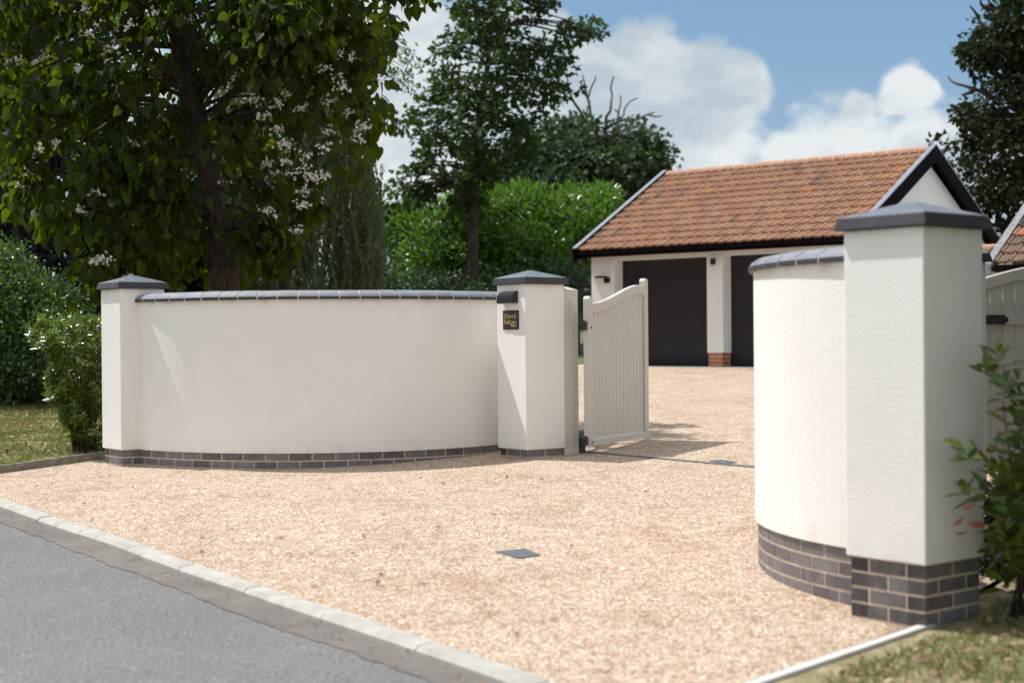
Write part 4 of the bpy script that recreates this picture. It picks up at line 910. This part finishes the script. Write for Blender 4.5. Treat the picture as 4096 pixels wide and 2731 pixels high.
whorls(pc,M['l_pho'],ph,'foliage'); [whorls(pc[i:i+1],M['l_red'],ph,'young_shoot',(4,7),(.04,.07)) for i in range(22)]
bm=bmesh.new(); base=Vector(ph.location)
for c in pc[::9]: tube(bm,smoothpath([base+Vector((random.uniform(-.15,.15),random.uniform(-.1,.1),0)),base.lerp(Vector(c),.5)+Vector((0,0,.05)),Vector(c)],3),[.012,.011,.010,.008,.006,.005,.004],5)
obm('stem',bm,M['bark'],ph,smooth=True)
# near photinia
pb_=Vector((2.50,7.22,gz(2.50,7.22)))
pn=thing('photinia_shrub','young shrub with red drooping leaves beside the nearest pillar','bush',pb_)
np_=[(2185,880),(2230,868),(2290,850),(2345,860),(2420,850),(2500,900),(2520,1100),(2480,1330),(2352,1370),(2260,1345),(2245,1230),(2230,1150),(2190,1105),(2215,1000),(2180,950)]
pc=volume(np_,7.18,.26,95,.0,.4,.1); pc=pc[~((pc[:,0]<2.36)&(pc[:,1]>6.90+.797*(pc[:,0]-1.93)))]; whorls(pc,M['l_pho'],pn,'foliage',(7,11),(.075,.14))
for q_ in ((2210,1170,6.95),(2232,1200,7.0),(2340,1130,7.1),(2250,1030,7.0)): whorls(np.array([tuple(at(*q_))]),M['l_red'],pn,'young_shoot',(2,4),(.06,.09),-1.6)
bm=bmesh.new()
for c in pc[::4]: tube(bm,smoothpath([pb_+Vector((random.uniform(-.12,.12),random.uniform(-.1,.1),0)),pb_.lerp(Vector(c),.5)+Vector((random.uniform(-.05,.05),0,.08)),Vector(c)],3),[.009,.0085,.008,.007,.005,.004,.003],5)
obm('stem',bm,M['bark'],pn,smooth=True)

sb=thing('shade_bush','unseen dark bush added beyond the right edge to shade the gate leaf','bush',(4.6,10.2,gz(4.6,10.2)))  # out of view; added to block light from the braced gate leaf
yy=rng.uniform(5.4,12.6,460); cn=np.c_[yy*.372+.25+rng.uniform(0,1.5,460),yy,rng.uniform(.45,4.6,460)]
b,u=clumpleaves(cn,75,.3,.9); ok=(b[:,0]>b[:,1]*.365)&(b[:,2]>.4); b=b[ok];u=u[ok]
leafmesh('foliage',b,u+unit(len(b))*.6,unit(len(b))+np.array([0,0,.5]),rng.uniform(.08,.14,len(b)),*NARROW,M['l_dark'],sb)
bm=bmesh.new()
for i in range(5): tube(bm,smoothpath([(4.7+.1*i,9.9,gz(4.7,9.9)-.03),(4.7+.12*i,9.8,1.2),(4.5+.2*i,9.6+.1*i,2.2)],3),[.03,.028,.025,.022,.018,.014,.01],6)
obm('stem',bm,M['bark'],sb,smooth=True)

lowp=[(2262,1120),(2290,1060),(2340,1075),(2380,1040),(2520,1020),(2560,1390),(2300,1400),(2262,1360)]
lb=thing('low_bush','dark low growth in shade behind the red tipped shrub','bush',(at(2400,1350,8.5).x,8.5,gz(3,8.5)))
foliage(lb,lowp,8.5,.35,130,90,.14,(.04,.075),NARROW,M['l_oak2'],.1,.5,.5,name='foliage',zmin=gz(2.9,8.3)+.01)
bm=bmesh.new()
for i in range(6): q=at(2290+i*40,1250,8.5); tube(bm,smoothpath([(q.x,8.5,gz(q.x,8.5)-.03),(q.x+.03,8.45,gz(q.x,8.5)+.25),(q.x-.02,8.5,gz(q.x,8.5)+.6)],3),[.009,.008,.008,.007,.006,.005,.004],5)
obm('stem',bm,M['bark'],lb,smooth=True)

# ------------------------------------------------------------------ grass, fallen leaves, loose stones
def blades(name,polyxy,n,h,dz,dens=None,patch=2.2):
    P=np.array(polyxy); lo=P.min(0);hi=P.max(0); B=[]
    from mathutils import noise as mn
    while len(B)<n:
        x=rng.uniform(lo[0],hi[0],5000); y=rng.uniform(lo[1],hi[1],5000); ok=inpoly(P,x,y)
        for a,b in zip(x[ok],y[ok]):
            if mn.noise(Vector((a*patch,b*patch,3)))*1.6+.35+rng.random()*.5>.38: B.append((a,b,gz(a,b)+dz))
    B=np.array(B[:n]); T=rng.normal(size=(n,3))*.5; T[:,2]=1; 
    o=leafmesh(name,B,T,unit(n)+np.array([0,-.6,.1]),rng.uniform(h[0],h[1],n),[(-.07,0,0),(.07,0,0),(.03,.6,.05),(0,1,.2)],[(0,1,2,3)],M['blade'])
    o['kind']='stuff'; return o
blades('grass',[(-5.5,14.4),(-4.35,15.5),(-4.0,15.9),(-5.2,23),(-9.2,24.5),(-9.5,19.9)],60000,(.02,.065),.03)
o=blades('grass',[(.62,5.8),(1.22,6.17),(1.74,6.70),(2.2,7.14),(2.45,7.6),(3.3,9.4),(5.5,11),(5.5,5.0),(1.4,4.9)],62000,(.018,.055),.0,patch=1.6)
blades('grass',[(.86,21.0),(.60,16.7),(-.5,16.2),(-1.5,21.3)],16000,(.03,.07),-.01)
def litter(name,polyxy,n,sz,dz,m,T,flat=.35):
    P=np.array(polyxy); lo=P.min(0);hi=P.max(0); B=[]
    while len(B)<n:
        x=rng.uniform(lo[0],hi[0],3000); y=rng.uniform(lo[1],hi[1],3000); ok=inpoly(P,x,y)
        B+= [(a,b,gz(a,b)+dz) for a,b in zip(x[ok],y[ok])]
    B=np.array(B[:n]); T_=unit(n); T_[:,2]=np.abs(T_[:,2])*flat; Nn=unit(n)*.45; Nn[:,2]+=1
    o=leafmesh(name,B,T_,Nn,rng.uniform(sz[0],sz[1],n),*T,m); o['kind']='stuff'; return o
litter('fallen_leaves',[(-5.5,14.4),(-4.35,15.5),(-4.4,17.0),(-5.2,23),(-9.2,24.5),(-9.5,19.9)],3200,(.03,.075),.055,M['litter'],DIAM)
litter('fallen_leaves',[(.62,5.8),(1.22,6.17),(1.74,6.70),(2.2,7.14),(2.9,8.2),(4.5,8.5),(4.5,5.0),(1.4,4.9)],1500,(.03,.065),.022,M['litter'],DIAM)
litter('fallen_leaves',[(-4.3,12.8),(-5.4,14.3),(-4.3,15.3),(-3,14.3),(1.5,13),(1.2,7.2),(.1,6.6)],70,(.03,.06),.006,M['litter'],DIAM)
# loose flints on top of the gravel: octahedral pebbles
def pebbles():
    P=np.array([(-5.3,14.3)]+kg[3:13]+[(.42,5.97),(1.5,6.78),(1.9,7.3),(1.45,8.2),(1.4,9.2),(2.9,12.6),(1.5,14.2),(.6,14.7),(.2,14.3),(-.3,14.6),(-1.0,14.3),(-2.0,14.1),(-3.2,14.4),(-3.9,14.8),(-4.3,15.4)])
    lo=P.min(0);hi=P.max(0); B=[]; n=30000
    while len(B)<n:
        x=rng.uniform(lo[0],hi[0],9000); y=rng.uniform(lo[1],hi[1],9000); ok=inpoly(P,x,y); B+=[(a,b,gz(a,b)+.001) for a,b in zip(x[ok],y[ok])]
    B=np.array(B[:n]); 
    oct_=([(1,0,0),(-1,0,0),(0,1,0),(0,-1,0),(.2,.1,.6)],[(0,2,4),(2,1,4),(1,3,4),(3,0,4)])
    T=unit(n); T[:,2]*=.15; Nn=unit(n)*.25; Nn[:,2]+=1
    o=leafmesh('gravel_stones',B,T,Nn,rng.uniform(.0028,.0060,n),*oct_,M['flint'],width=rng.uniform(.85,1.1,n)); o['kind']='stuff'
m,nt,b=mat('loose flint'); b.inputs['Roughness'].default_value=.7
g=N_(nt,'ShaderNodeNewGeometry'); r=ramp(nt,g.outputs['Random Per Island'],[(0,(.16,.08,.035)),(.2,(.36,.21,.11)),(.45,(.50,.36,.23)),(.8,(.62,.51,.39)),(1,(.82,.77,.68))]); nt.links.new(r.outputs[0],b.inputs['Base Color'])
M['flint']=m
pebbles()
# crumbs on the dusty strip
litter('road_grit',[p for p in kr[2:14]]+[p for p in st[2:14]][::-1],260,(.01,.03),-.03,M['litter'],DIAM,.2)
